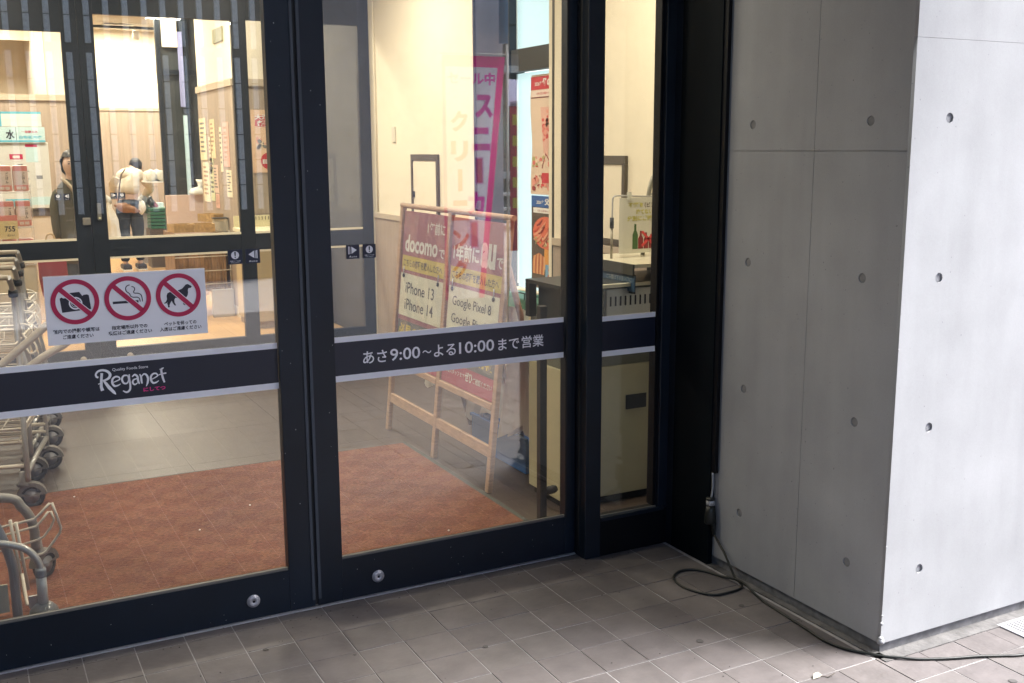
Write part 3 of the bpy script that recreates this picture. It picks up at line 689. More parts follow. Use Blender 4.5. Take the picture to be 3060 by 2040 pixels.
cn = thing('wall_conduit', 'thin cream conduit running down the far cream wall corner', 'conduit', (2.845, 4.4, 0))
tube('conduit', [(2.842, 4.38, 1.03), (2.842, 4.38, 2.88)], .006, CREAM, cn, seg=8)
sk = thing('wall_scuffs', 'faint grey scuff marks low on the brown wainscot', 'scuffs', (2.84, 3.2, .3), kind='stuff')
random.seed(31)
flat('marks', [[(a, b), (a+random.uniform(.03, .12), b+random.uniform(-.01, .01)), (a+.02, b+.004)] for a, b in [(random.uniform(0, 1.6), random.uniform(.1, .6)) for _ in range(14)]], FW(2.8419, 4.4, 0), M('scuff', (.22, .18, .15), rough=.8), sk, h=.0006)
# ---- window, its daylight helped by a weak glow in the pane
wn = thing('side_window', 'bright frosted side window with dark frame and food posters', 'window', (2.88, 1.95, .7))
FROST, ft, fb = new_mat('frosted glass with added glow')
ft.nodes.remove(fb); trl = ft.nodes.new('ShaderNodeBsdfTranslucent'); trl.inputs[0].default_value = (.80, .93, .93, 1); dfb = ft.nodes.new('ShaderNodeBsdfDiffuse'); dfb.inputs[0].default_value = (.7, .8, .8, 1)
emw = ft.nodes.new('ShaderNodeEmission'); emw.inputs[0].default_value = (.74, .92, .95, 1); emw.inputs[1].default_value = .10  # weak emission added to the pane in place of daylight behind it
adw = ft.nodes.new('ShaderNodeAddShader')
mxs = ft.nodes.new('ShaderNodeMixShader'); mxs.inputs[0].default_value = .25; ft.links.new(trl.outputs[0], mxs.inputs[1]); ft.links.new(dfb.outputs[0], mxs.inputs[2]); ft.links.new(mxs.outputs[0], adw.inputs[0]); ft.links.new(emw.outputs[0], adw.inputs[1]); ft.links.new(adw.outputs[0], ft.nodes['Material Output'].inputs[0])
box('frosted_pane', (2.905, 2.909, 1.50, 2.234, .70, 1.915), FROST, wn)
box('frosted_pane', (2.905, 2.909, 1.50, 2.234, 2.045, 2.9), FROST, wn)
box('transom', (2.86, 2.904, 1.745, 2.234, 1.92, 2.043), M('window frame charcoal', (.02, .021, .019), rough=.5), wn)
box('jamb_post', (2.848, 2.904, 1.722, 1.744, .70, 2.9), M('window post', (.03, .026, .018), rough=.5), wn)
GE = M('glass edge', (.85, .95, .95), rough=.2)
box('glass_edge', [(2.896, 2.903, 2.228, 2.234, .72, 1.915), (2.896, 2.903, 2.228, 2.234, 2.05, 2.9)], GE, wn)
fw = FW(2.893, 2.055, 0); fw.u = Vector((0, -1.27, 0))
def wavy(name, z0, z1, mat, parent, amp=.008, y0=2.055, y1=1.70, x=2.893):
    me = bpy.data.meshes.new(name); bm = bmesh.new(); n = 16
    a = []
    for i in range(n+1):
        z = z0+(z1-z0)*i/n; e = amp*2*math.sin(i/n*9+1)
        a.append((bm.verts.new((x+.001, y0+e*.6, z)), bm.verts.new((x+.001, y1, z)), bm.verts.new((x, y0+e*.6, z)), bm.verts.new((x, y1, z))))
    for p, q in zip(a, a[1:]):
        bm.faces.new((p[2], p[3], q[3], q[2])); bm.faces.new((p[0], q[0], q[1], p[1]))
    bm.to_mesh(me); bm.free(); return link(name, me, mat, parent)
p1 = thing('food_poster', 'wavy pink and red Mothers Day food poster on the side window', 'poster', (2.893, 1.84, 1.25), 'food posters on the side window')
wavy('sheet', 1.245, 1.895, M('poster cream', (.72, .56, .42), rough=.6), p1)
RED = M('poster red', (.55, .03, .045), rough=.5)
flat('title_band', [rect(0, .27, 1.815, 1.885)], fw, RED, p1, h=.0012)
text('title', '2026年', fw, (.035, .098, 1.835, 1.858), PAPERW, p1, h=.002, bold=.02)
text('title', '母の日', fw, (.102, .215, 1.828, 1.872), PAPERW, p1, h=.002, bold=.05)
flat('caption_band', [rect(.005, .25, 1.777, 1.812)], fw, M('poster pale', (.8, .66, .56), rough=.6), p1, h=.0012)
text('caption', '4月1日水曜から受付', fw, (.05, .2, 1.787, 1.801), RED, p1, h=.002, res=1)
flat('rule', [rect(.0, .27, 1.770, 1.775)], fw, M('maroon rule', (.2, .03, .03)), p1, h=.0014)
flat('bouquet_wrap', [[(.085, 1.72), (.185, 1.72), (.165, 1.56), (.15, 1.46), (.115, 1.46), (.10, 1.56)]], fw, M('bouquet wrap', (.72, .42, .33), rough=.6), p1, h=.0012)
random.seed(11)
fl = [disc(.135+random.gauss(0, .018), 1.60+random.gauss(0, .045), random.uniform(.006, .016), 7) for _ in range(34)]
REDS = [M('petal %d' % q, c, rough=.5) for q, c in enumerate(((.62, .05, .05), (.70, .18, .14), (.75, .32, .24), (.30, .03, .03), (.42, .40, .15), (.80, .62, .45)))]
for q in range(3): flat('flowers', fl[q::3], fw, REDS[q], p1, h=.0014+q*.0004)['kind'] = 'stuff'
flat('ribbon', ribbon([(.13, 1.47), (.11, 1.42), (.10, 1.39)], .005)+ribbon([(.13, 1.47), (.155, 1.44), (.165, 1.42)], .006), fw, REDS[3], p1, h=.0016)
def food_patch(x0, x1, z0, z1, n, pal, root, seed, h0=.0012, smin=.006, smax=.02, f=None):
    rr = random.Random(seed)
    by = {}
    for q in range(n):
        a = rr.uniform(0, 6.28); cx = rr.uniform(x0+smax/2, x1-smax/2); cz = rr.uniform(z0+smax/2, z1-smax/2)
        r1 = rr.uniform(smin, smax); r2 = r1*rr.uniform(.4, 1)
        ca, sa = math.cos(a), math.sin(a)
        pl_ = []
        for k in range(8):
            t = k*math.pi/4; u, v = r1*math.cos(t)*rr.uniform(.8, 1.1), r2*math.sin(t)
            pl_.append((min(max(cx+u*ca-v*sa, x0), x1), min(max(cz+u*sa+v*ca, z0), z1)))
        by.setdefault(q % len(pal), []).append(pl_)
    for k, ps in by.items():
        for q, p in enumerate(ps): pass
        flat('food_picture', ps, f or fw, pal[k], root, h=h0+k*.0003)['kind'] = 'stuff'
food_patch(.01, .26, 1.39, 1.47, 40, [REDS[0], REDS[2], REDS[5], REDS[4], REDS[1]], p1, 2)
food_patch(.01, .26, 1.26, 1.37, 44, [REDS[5], REDS[1], REDS[0], REDS[3], REDS[2]], p1, 5, smax=.026)
flat('badge', [rect(.10, .24, 1.31, 1.365)], fw, RED, p1, h=.0032)
p2 = thing('food_poster', 'blue banded Fathers Day poster of red seafood below the pink one', 'poster', (2.893, 1.84, .72), 'food posters on the side window')
box('sheet', (2.8926, 2.8934, 1.70, 2.052, .72, 1.238), M('poster dark', (.10, .07, .05), rough=.5), p2)
flat('title_band', [rect(.003, .27, 1.175, 1.238)], fw, M('poster blue', (.02, .11, .36), rough=.5), p2, h=.0012)
text('title', '2026年', fw, (.05, .115, 1.192, 1.215), PAPERW, p2, h=.002, bold=.02)
text('title', '父の日', fw, (.122, .235, 1.188, 1.226), PAPERW, p2, h=.002, bold=.05)
flat('caption_band', [rect(.02, .26, 1.143, 1.172)], fw, PAPERW, p2, h=.0014)
text('caption', '5月1日金曜から受付', fw, (.06, .2, 1.150, 1.162), REDS[3], p2, h=.002, res=1)
cr = [M('crab %d' % q, c, rough=.4) for q, c in enumerate(((.50, .05, .03), (.70, .16, .08), (.78, .36, .22), (.30, .03, .02)))]
flat('seafood_bowl', [disc(.135, 1.035, .118, 30, .09)], fw, cr[1], p2, h=.0014)
rr = random.Random(4); leg = {}
for q in range(34):
    t = rr.uniform(-1, 1); x = .135+t*.095; z = 1.035+rr.uniform(-.07, .07)*math.sqrt(1-t*t)
    leg.setdefault(q % 4, []).extend(ribbon([(x-.028, z-.02-t*.012), (x, z), (x+.024, z+.032+t*.012)], [.006, .015, .005], 3))
for q, ps in leg.items(): flat('crab_leg', ps, fw, cr[q], p2, h=.0018+q*.0004)['kind'] = 'stuff'
food_patch(.02, .26, .955, 1.01, 12, [M('garnish', (.6, .5, .3)), REDS[4]], p2, 8, h0=.0036, smax=.012)
flat('fried_picture', [rect(.12, .26, .83, .945)], fw, M('orange ground', (.75, .33, .06), rough=.5), p2, h=.0014)
flat('sky_ground', [rect(.13, .26, .74, .86)], fw, M('sky ground', (.20, .38, .55), rough=.5), p2, h=.0018)
pr_ = [M('prawn %d' % q, c, rough=.5) for q, c in enumerate(((.62, .24, .09), (.74, .40, .18), (.45, .13, .05)))]
leg = {}
for q in range(11): leg.setdefault(q % 3, []).extend(ribbon([(.02+q*.0095, .80), (.022+q*.010, .86), (.03+q*.009, .92-abs(q-5)*.004)], [.008, .013, .009], 3))
for q, ps in leg.items(): flat('prawn', ps, fw, pr_[q], p2, h=.0022+q*.0004)['kind'] = 'stuff'
food_patch(.15, .25, .76, .84, 22, [REDS[0], cr[3], REDS[5]], p2, 9, h0=.0022, smax=.016)

# ---- green tray + bright shelf behind the easel
gt = thing('green_tray', 'green plastic tray with wire rim under the food posters', 'tray', (2.72, 1.9, .62))
box('tray', (2.66, 2.83, 1.55, 2.12, .64, .70), GREEN, gt, bev=.008)
tube('wire_rim', [[(2.655, 1.55, .735), (2.655, 2.12, .735)]]+[[(2.655, 1.6+q*.1, .70), (2.655, 1.6+q*.1, .737)] for q in range(6)], .003, DARKER, gt, seg=6)
lb = box('display_shelf', (2.62, 2.84, 1.2, 2.3, .0, .638), M('bright shelf', (.80, .74, .52), rough=.6), None, bev=.004)
tag(lb, 'pale yellow display shelf below the side window', 'shelf')

# ---- recycling bins and sign
bn = thing('recycling_bin', 'cream metal recycling bin with black rim and clear bag', 'bin', (2.4, .6, 0))
box('body', (2.15, 2.80, .42, .725, .035, .598), BINC, bn, bev=.004)
box('upper_body', (2.158, 2.79, .428, .72, .6, .79), M('bin olive painted shade', (.13, .14, .10), rough=.5), bn)  # shade on the upper part painted as a darker olive
box('plinth', (2.17, 2.78, .44, .71, .0, .034), DARKER, bn)
box('hand_hole', (2.452, 2.556, .4155, .4195, .405, .468), BINB, bn, bev=.0015)
box('rim', [(2.14, 2.81, .40, .735, .935, .95), (2.14, 2.175, .40, .435, .79, .934), (2.775, 2.81, .40, .435, .79, .934), (2.14, 2.175, .70, .735, .79, .934)], BINB, bn)
box('inner_box', (2.185, 2.765, .445, .70, .79, .93), BINB, bn)
bg_ = box('clear_bag', (2.345, 2.76, .410, .436, .70, .925), BAGC, bn, bev=.003)
box('vent_slot', [(2.36+q*.0245, 2.367+q*.0245, .4075, .4095, .855, .895) for q in range(10)], INK, bn)
box('bag_fold', (2.19, 2.33, .405, .41, .80, .93), film('clear bag b', (.5, .52, .45), .35), bn)
box('front_rail', (2.25, 2.60, .385, .399, .936, .950), M('pale rail', (.62, .58, .42), rough=.5), bn)
rs = thing('recycling_station', 'counter with dark edge and blue recycling label behind the bin', 'counter', (2.6, 1.2, 0))
box('worktop', (2.44, 2.83, .35, .78, 1.015, 1.03), M('worktop', (.50, .46, .34), rough=.3), rs)
box('edge', (2.43, 2.4395, .35, .78, .985, 1.03), M('dark edge', (.05, .05, .04), rough=.5), rs)
box('leg', (2.80, 2.83, .745, .78, 0, 1.014), BINB, rs)
box('fascia', (2.452, 2.459, .37, .77, .905, .984), BINB, rs)
box('label_panel', (2.446, 2.4515, .36, .72, .915, .98), LBLUE, rs)
fl_ = FW(2.446, .72, .915)
LW = M('label white', (.40, .46, .46), rough=.5)
flat('cup_emblem', annulus(.085, .034, .026, .0225, 24)+[rect(.067, .084, .012, .036), rect(.086, .103, .012, .036)]+[[(.062, .038), (.108, .038), (.10, .05), (.07, .05)]], fl_, LW, rs)
text('lettering', 'ごみ類は下の投入口に', fl_, (.15, .34, .036, .058), LW, rs, res=1, bold=.01)
text('lettering', '入れてください', fl_, (.16, .29, .008, .030), LW, rs, res=1, bold=.01)
sg = thing('sorting_sign', 'white bottle sorting sign clipped to a thin steel frame', 'sign', (2.6, .6, 1.03))
tube('steel_frame', [(2.489, .60, 1.03), (2.489, .60, 1.18), (2.492, .60, 1.285), (2.500, .60, 1.296), (2.52, .60, 1.298), (2.80, .60, 1.285)], .0035, STEELW, sg, seg=8)
tube('upright', [(2.4885, .60, 1.03), (2.489, .60, 1.165)], .0055, M('dull upright', (.30, .27, .2), rough=.4, metal=.5), sg, seg=8)
lathe('clamp', [(0, 0), (.009, 0), (.009, .045), (0, .045)], (2.489, .60, 1.16), (0, 0, 1), RUBBER, sg, seg=12)
box('sheet', (2.523, 2.80, .594, .596, 1.048, 1.288), M('sign sheet', (.62, .60, .50), rough=.5), sg)
f7 = FX(2.523, .594, 1.048)
YG = M('olive print', (.50, .46, .10), rough=.6); BR = M('brown print', (.10, .05, .03), rough=.6)
text('lettering', '不燃物', f7, (.045, .12, .198, .219), YG, sg, bold=.04); text('lettering', '（ビン・カン）', f7, (.13, .26, .196, .219), BR, sg, bold=.02)
text('lettering', '捨てないで下さい', f7, (.085, .26, .168, .190), YG, sg, bold=.04); text('lettering', '分別にご協力お願い', f7, (.04, .27, .139, .162), YG, sg, bold=.04)
def bottle(cx, w_, h_, z0=.02): return [(cx-w_/2, z0), (cx+w_/2, z0), (cx+w_/2, z0+h_*.58), (cx+w_*.2, z0+h_*.75), (cx+w_*.18, z0+h_), (cx-w_*.18, z0+h_), (cx-w_*.2, z0+h_*.75), (cx-w_/2, z0+h_*.58)]
flat('green_bottle', [bottle(.083, .028, .108, .018)], f7, M('bottle green', (.05, .12, .03), rough=.5), sg)
flat('red_bottles', [bottle(.112, .026, .078, .018), bottle(.14, .024, .07, .018), bottle(.166, .022, .062, .018)], f7, M('bottle red', (.22, .02, .02), rough=.5), sg)
flat('cans', [bottle(.192, .02, .045, .018), bottle(.212, .02, .04, .018), bottle(.232, .02, .05, .018)], f7, M('can orange', (.70, .25, .07), rough=.5), sg)
flat('red_cross', ribbon([(.118, .093), (.190, .022)], .011, smooth=False)+ribbon([(.118, .03), (.185, .088)], .011, smooth=False), f7, REDS[0], sg, h=.0014)
box('clip', (2.565, 2.58, .588, .602, 1.278, 1.312), film('clear clip', (.7, .7, .6), .6), sg)
ht = thing('hand_truck', 'grey steel tube frame leaning against the cream wall', 'hand truck', (2.75, .65, 1.03))
tube('frame_tube', [(2.685, .65, 1.03), (2.70, .65, 1.2), (2.717, .65, 1.32), (2.745, .65, 1.385), (2.80, .65, 1.42), (2.83, .65, 1.43)], .010, M('dull steel', (.26, .25, .20), rough=.35, metal=.6), ht, seg=10, smooth=6)
tube('rung', [(2.712, .65, 1.30), (2.83, .65, 1.285)], .004, STEELW, ht, seg=6)

# ---- black guard post with pedal
gp = thing('guard_post', 'slim black guard post with a small pedal behind the right door', 'post', (1.975, .3, 0))
box('post', (1.962, 1.992, .285, .315, 0, .90), M('brown black post', (.016, .013, .011), rough=.5), gp, bev=.002)
tube('pedal', [(1.992, .30, .150), (2.03, .30, .152), (2.044, .30, .154)], [.017, .017, .012], RUBBER, gp, seg=14)

# ---- phone sale easel board
ez = thing('easel_board', 'wooden easel board with pink posters for old phone models', 'sign board', (2.05, 1.4, 0))
bot = Vector((1.985, 0, 0)); top = Vector((2.104, 0, 1.20)); vdir = (top-bot).normalized(); H_ = (top-bot).length
ef = Fr((1.985, 2.035, 0), (0, -1, 0), vdir)          # u runs towards the camera, v up the lean, n faces the mat
Lw = 1.255
def slab(name, u0, u1, v0, v1, h0, h1, mat, parent=ez):
    me = bpy.data.meshes.new(name); bm = bmesh.new()
    vs = [bm.verts.new(ef.p(a, b, c)) for c in (h0, h1) for a, b in ((u0, v0), (u1, v0), (u1, v1), (u0, v1))]
    for f in ((0, 3, 2, 1), (4, 5, 6, 7), (0, 1, 5, 4), (1, 2, 6, 5), (2, 3, 7, 6), (3, 0, 4, 7)): bm.faces.new([vs[i] for i in f])
    bmesh.ops.bevel(bm, geom=list(bm.edges), offset=.002, segments=1, affect='EDGES')
    bm.to_mesh(me); bm.free(); return link(name, me, mat, parent)
PW = .034
for u in (0, .615, Lw-PW): slab('leg', u, u+PW, 0, H_-.002, -.012, .012, WOODA)
for (ua, ub) in ((PW+.001, .614), (.615+PW+.001, Lw-PW-.001)):
    slab('stretcher', ua, ub, .155, .205, -.010, .010, WOODA)
    slab('shelf_rail', ua, ub, .365, .395, -.008, .014, WOODA)
tube('top_rail', [tuple(ef.p(-.005, H_+.006)), tuple(ef.p(Lw+.012, H_+.006))], .0135, WOODA, ez, seg=12)
# rear legs
for u in (.15, .52, .78, 1.12):
    a = ef.p(u, H_*.93, -.02); b = Vector((2.42, 2.035-u, .0))
    tube('rear_leg', [tuple(a), tuple(b)], .016, WOODD, ez, seg=4)
tube('rear_stretcher', [(2.345, 1.95, .28), (2.345, .86, .28)], .013, WOODA, ez, seg=4)
for s, (ua, ub) in enumerate(((PW+.002, .613), (.615+PW+.002, Lw-PW-.002))):
    W_ = ub-ua
    pbd = slab('poster_board', ua, ub, .397, H_-.02, -.007, -.001, POSTR)
    fe = Fr(ef.p(ua, 0, 0), ef.u, ef.v)
    if s == 0:
        text('lettering', '1年前に', fe, (W_*.56, W_*.93, 1.085, 1.145), PAPERW, pbd, bold=.02)
        text('lettering', 'docomo', fe, (W_*.07, W_*.80, .975, 1.065), PAPERW, pbd, bold=.03); text('lettering', 'で', fe, (W_*.83, W_*.95, .975, 1.02), PAPERW, pbd, bold=.02)
        ls = (('iPhone 13', .16, .80, .762, .820), ('iPhone 14', .16, .80, .676, .734))
    else:
        text('lettering', '1年前に', fe, (W_*.06, W_*.55, .985, 1.065), PAPERW, pbd, bold=.03)
        text('lettering', 'au', fe, (W_*.58, W_*.84, .975, 1.09), PAPERW, pbd, bold=.05); text('lettering', 'で', fe, (W_*.86, W_*.97, .985, 1.035), PAPERW, pbd, bold=.02)
        ls = (('Google Pixel 8', .12, .84, .760, .818), ('Google Pixel 8a', .12, .92, .678, .736))
    flat('yellow_band', [rect(W_*.03, W_*.97, .88, .955)], fe, YEL, pbd, h=.0008)
    text('lettering', 'こちらの機種を購入した方へ', fe, (W_*.07, W_*.93, .897, .938), INK, pbd, bold=.01, h=.0016, res=2)
    flat('model_card', [rect(W_*.03, W_*.97, .640, .862)], fe, PAPER, pbd, h=.003)
    for (s_, u0, u1, v0, v1) in ls: text('lettering', s_, fe, (W_*u0, W_*u1, v0, v1), INK, pbd, bold=.008, h=.0036)
    for q in (.10, .87): tube('hook', [tuple(fe.p(W_*q, .895, .006)), tuple(fe.p(W_*q, .856, .006))], .003, STEEL, pbd, seg=8); lathe('ring', [(0, 0), (.009, 0), (.011, .004), (.009, .008), (0, .008)], tuple(fe.p(W_*q, .848, .001)), tuple(fe.n), DARKER, pbd, seg=12)
    flat('deal_panel', [rect(W_*.02, W_*.98, .50, .615)], fe, GREYP, pbd, h=.0008)
    text('lettering', '必見の得情報', fe, (W_*.05, W_*.95, .525, .60), YEL, pbd, bold=.03, h=.0016)
    flat('red_band', [rect(W_*.0, W_, .398, .497)], fe, POSTR2, pbd, h=.0008)
    text('lettering', '店頭スタッフまで', fe, (W_*.06, W_*.45, .448, .472), PAPERW, pbd, bold=.01, h=.0016, res=1)
    text('lettering', 'ぜひ', fe, (W_*.46, W_*.60, .44, .485), PAPERW, pbd, bold=.03, h=.0016)
    text('lettering', 'ご確認ください', fe, (W_*.61, W_*.95, .443, .472), PAPERW, pbd, bold=.01, h=.0016, res=1)
    # clear rippled cover
    me = bpy.data.meshes.new('clear_cover'); bm = bmesh.new(); n = 20; gr = []
    for j in range(n+1):
        row = []
        for i in range(9):
            u = W_*i/8; v = .40+(H_-.42-.0)*j/n
            e = .004+.0025*math.sin(i*1.9+j*.55+s*2)+.0018*math.sin(j*1.3+i*.7)+(.006*math.exp(-((j-n)/2.2)**2)*(1+math.sin(i*2.3)))
            row.append(bm.verts.new(fe.p(u, v, e+.003)))
        gr.append(row)
    for j in range(n):
        for i in range(8):
            f = bm.faces.new((gr[j][i], gr[j][i+1], gr[j+1][i+1], gr[j+1][i])); f.smooth = True
    bm.to_mesh(me); bm.free(); link('clear_cover', me, ACRYL, ez)

# ---- white plastic bags behind the easel, blue crate
def sack(name, label, cx, cy_, z0, z1, r, mat, seed, grp=None):
    rr = random.Random(seed); rings = []
    for i in range(9):
        t = i/8; rad = r*(.45+.75*math.sin(math.pi*min(1, (1-t)*.8+.15)))
        rings.append((cx+rr.uniform(-.01, .01), cy_+rr.uniform(-.01, .01), z0+(z1-z0)*t, rad, rad*1.25))
    o = loft(name, rings, mat, None, seg=22, lump=.09, seed=seed); tag(o, label, 'plastic bag', grp); return o
def drape(name, label, pts, mat, seed):
    """hanging cloth-like bag: polygon in the y-z plane with folds in x"""
    rr = random.Random(seed); me = bpy.data.meshes.new(name); bm = bmesh.new(); n, m_ = 14, 14
    (x, ya, yb, zt, zb) = pts; F = []
    ph = [rr.uniform(0, 6) for _ in range(4)]
    for side_ in (0, 1):
        g = []
        for j in range(m_+1):
            row = []
            t = j/m_
            for i in range(n+1):
                s = i/n; yy = ya+(yb-ya)*(.5+(s-.5)*(.45+.75*t)); zz = zt+(zb-zt)*t-.05*t*math.sin(s*3.1*2+ph[2])
                xx = x+.02*math.sin(s*11+ph[0]+t*2)*(.3+t)+.012*math.sin(s*23+t*5+ph[1])+(.03*t*math.sin(math.pi*s)+.004)*(1 if side_ else -1)
                row.append(bm.verts.new((xx, yy, zz)))
            g.append(row)
        F.append(g)
        for j in range(m_):
            for i in range(n):
                f = bm.faces.new((g[j][i], g[j][i+1], g[j+1][i+1], g[j+1][i])); f.smooth = True
    bm.to_mesh(me); bm.free(); o = link(name, me, mat, None); tag(o, label, 'plastic bag', 'white plastic bags hanging behind the easel'); return o
drape('plastic_bag', 'large white plastic bag hanging by the near easel leg', (2.235, 1.16, .80, .78, .20), BAGW, 2)
drape('plastic_bag', 'small white plastic bag showing left under the easel posters', (2.19, 1.95, 1.72, .56, .30), BAGW, 5)
drape('plastic_bag', 'pale plastic bag between the two easel halves', (2.30, 1.62, 1.18, .52, .16), M('thin bag', (.55, .54, .50), rough=.4), 9)
cr_ = thing('blue_crate', 'blue plastic crate on the floor behind the easel', 'crate', (2.36, 1.15, 0))
box('body', [(2.25, 2.56, .94, 1.52, .004, .02), (2.25, 2.26, .94, 1.52, .02, .16), (2.55, 2.56, .94, 1.52, .02, .16), (2.26, 2.55, .94, .95, .02, .16), (2.26, 2.55, 1.51, 1.52, .02, .16)], BLUE, cr_)
box('rim', [(2.242, 2.262, .935, 1.525, .16, .172), (2.548, 2.568, .935, 1.525, .16, .172)], BLUE, cr_)

# ================================================================== shopping carts
def caster(root, x, y, ang, r=.053, z=.0):
    ca, sa = math.cos(ang), math.sin(ang)
    # hooded fork: arc shell
    me = bpy.data.meshes.new('caster_fork'); bm = bmesh.new(); R = r*1.14; pr = []
    for k in range(11):
        a = math.radians(5+k*17); pr.append([bm.verts.new((x+ca*s*.019+(-sa)*math.cos(a)*q, y+sa*s*.019+ca*math.cos(a)*q, z+r+math.sin(a)*q)) for s in (-1, 1) for q in (R,)])
    for p, q in zip(pr, pr[1:]): f = bm.faces.new((p[0], p[1], q[1], q[0])); f.smooth = True
    for s in (0, 1):
        cx_, cy2, cz_ = x+ca*(s*2-1)*.019, y+sa*(s*2-1)*.019, z+r
        inn = [bm.verts.new((cx_+(p[s].co.x-cx_)*.70, cy2+(p[s].co.y-cy2)*.70, cz_+(p[s].co.z-cz_)*.70)) for p in pr]
        for k in range(10): bm.faces.new((pr[k][s], pr[k+1][s], inn[k+1], inn[k]))
        ax_ = bm.verts.new((cx_, cy2, cz_+.006)); bm.faces.new((inn[0], inn[1], ax_)); bm.faces.new((inn[-2], inn[-1], ax_))
    bm.to_mesh(me); bm.free(); fk = link('caster_fork', me, CASTER, root)
    lathe('caster_wheel', [(0, -.011), (r*.62, -.011), (r*.66, -.014), (r*.9, -.014), (r, -.009), (r, .009), (r*.9, .014), (r*.66, .014), (r*.62, .011), (0, .011)], (x, y, z+r), (ca, sa, 0), TYRE, fk, seg=28)
    lathe('wheel_hub', [(0, -.0155), (r*.18, -.0155), (r*.2, -.0125), (r*.58, -.012), (r*.6, .012), (r*.2, .0125), (r*.18, .0155), (0, .0155)], (x, y, z+r), (ca, sa, 0), HUB, fk, seg=24)
    lathe('caster_stem', [(0, 0), (.026, 0), (.029, .006), (.024, .012), (.017, .02), (.015, .06), (0, .06)], (x+sa*.028, y-ca*.028, z+r*1.9), (0, 0, 1), CASTER, fk, seg=18)
def make_cart(label):
    t = thing('shopping_cart', label, 'shopping cart', (0, 0, 0), 'nested shopping carts at the left')
    Wd = .235
    for (x, y) in ((Wd, .02), (Wd, .60), (-Wd, .02), (-Wd, .60)): caster(t, x+.0, y+.03, math.radians(-84))
    tube('base_frame', [(Wd, 0, .17), (Wd, .3, .175), (Wd, .57, .17)], .011, STEELW, t, seg=10)
    tube('base_frame', [(-Wd, 0, .17), (-Wd, .3, .175), (-Wd, .57, .17)], .011, STEELW, t, seg=10)
    tube('cross_tube', [[(-Wd, y, z), (Wd, y, z)] for y, z in ((.0, .20), (.57, .20), (.57, .235))], .009, WIREW, t, seg=8)
    for s in (-1, 1):
        tube('upright', [(s*Wd, .0, .13), (s*Wd, .0, .30), (s*Wd*.98, .06, .55), (s*Wd*.95, .12, .80), (s*Wd*.95, .10, .93), (s*Wd*.95, .03, .99)], .0115, STEELW, t, seg=10, smooth=5)
        tube('front_post', [(s*Wd, .57, .13), (s*Wd, .57, .32), (s*Wd, .50, .44), (s*Wd*.97, .30, .62), (s*Wd*.95, .13, .80)], .010, STEELW, t, seg=10, smooth=5)
        lathe('collar', [(0, 0), (.018, 0), (.020, .01), (.018, .03), (0, .03)], (s*Wd*.95, .11, .90), (0, -.1, 1), RUBBER, t, seg=12)
    tube('handle', [(-Wd*.95, .03, .99), (Wd*.95, .03, .99)], .011, BEIGE, t, seg=12)
    for zz, L_ in ((.30, .56), (.66, .46)):
        w0 = []
        for q in range(9):
            y = .05+L_*q/8; w0.append([(-Wd+.01, y, zz+.05), (-Wd+.03, y, zz), (Wd-.03, y, zz), (Wd-.01, y, zz+.05)])
        for q in range(5):
            x = -Wd+.03+(2*Wd-.06)*q/4; w0.append([(x, .03, zz+.0), (x, .05+L_, zz), (x, .07+L_, zz+.06)])
        tube('basket_rack', w0, .0035, WIREW, t, seg=5)
        tube('rack_rim', [(-Wd+.01, .04, zz+.05), (-Wd+.01, .06+L_, zz+.055), (Wd-.01, .06+L_, zz+.055), (Wd-.01, .04, zz+.05)], .006, WIREW, t, seg=6, cyc=True)
    tube('bag_hook', [(Wd*.95, .15, .78), (Wd+.03, .15, .77), (Wd+.045, .14, .735), (Wd+.02, .13, .72), (Wd+.005, .14, .74)], .004, WIREW, t, seg=6, smooth=4)
    tube('bag_hook', [(Wd*.95, .22, .70), (Wd+.03, .22, .69), (Wd+.045, .21, .655), (Wd+.02, .20, .64), (Wd+.005, .21, .66)], .004, WIREW, t, seg=6, smooth=4)
    box('brake_box', (-.06, .06, .08, .16, .62, .72), GREYP, t, bev=.01)
    return t
c1 = make_cart('grey steel shopping cart, nearest of the nested row behind the left door')
RZ = math.radians(-11.6)
def place(o, wx, wy, rz):   # put right rear caster (local .235,.05) at wx,wy
    ca, sa = math.cos(rz), math.sin(rz); o.location = (wx-(.235*ca-.05*sa), wy-(.235*sa+.05*ca), 0); o.rotation_euler.z = rz
place(c1, .185, 1.55, RZ)
o = copy_tree(c1, label='grey steel shopping cart, second of the nested row behind the left door'); place(o, .222, 1.95, RZ)
o = copy_tree(c1, label='grey steel shopping cart, third of the nested row behind the left door'); place(o, .25, 2.35, RZ)
o = copy_tree(c1, label='grey steel shopping cart, farthest of the nested row behind the left door'); place(o, .28, 2.75, RZ)
# front cart, seen at the lower left edge
fc = thing('shopping_cart', 'shopping cart with cream wire rack and dome bumper at lower left door edge', 'shopping cart', (0, .5, 0), 'nested shopping carts at the left')
tube('frame_tube', [(-.45, .34, .33), (-.1, .34, .31), (.04, .33, .278), (.105, .32, .252), (.136, .31, .21), (.142, .305, .165), (.142, .305, .10)], .0115, STEELW, fc, seg=14, smooth=8)
lathe('sleeve', [(0, 0), (.0165, 0), (.0175, .004), (.0175, .022), (.0155, .028), (0, .028)], (.142, .305, .158), (0, 0, 1), M('grey sleeve', (.16, .18, .20), rough=.5), fc, seg=20)
lathe('foot_tube', [(0, 0), (.0155, 0), (.016, .05), (.0155, .10), (0, .10)], (.142, .305, .060), (0, 0, 1), M('pale foot tube', (.42, .44, .43), rough=.35), fc, seg=20)
lathe('dome_bumper', [(0, .036), (.022, .036), (.03, .030), (.042, .016), (.045, .004), (.041, -.003), (.028, -.006), (.024, -.03), (0, -.03)], (.142, .305, .032), (0, 0, 1), M('bumper grey', (.13, .14, .15), rough=.28), fc, seg=30)
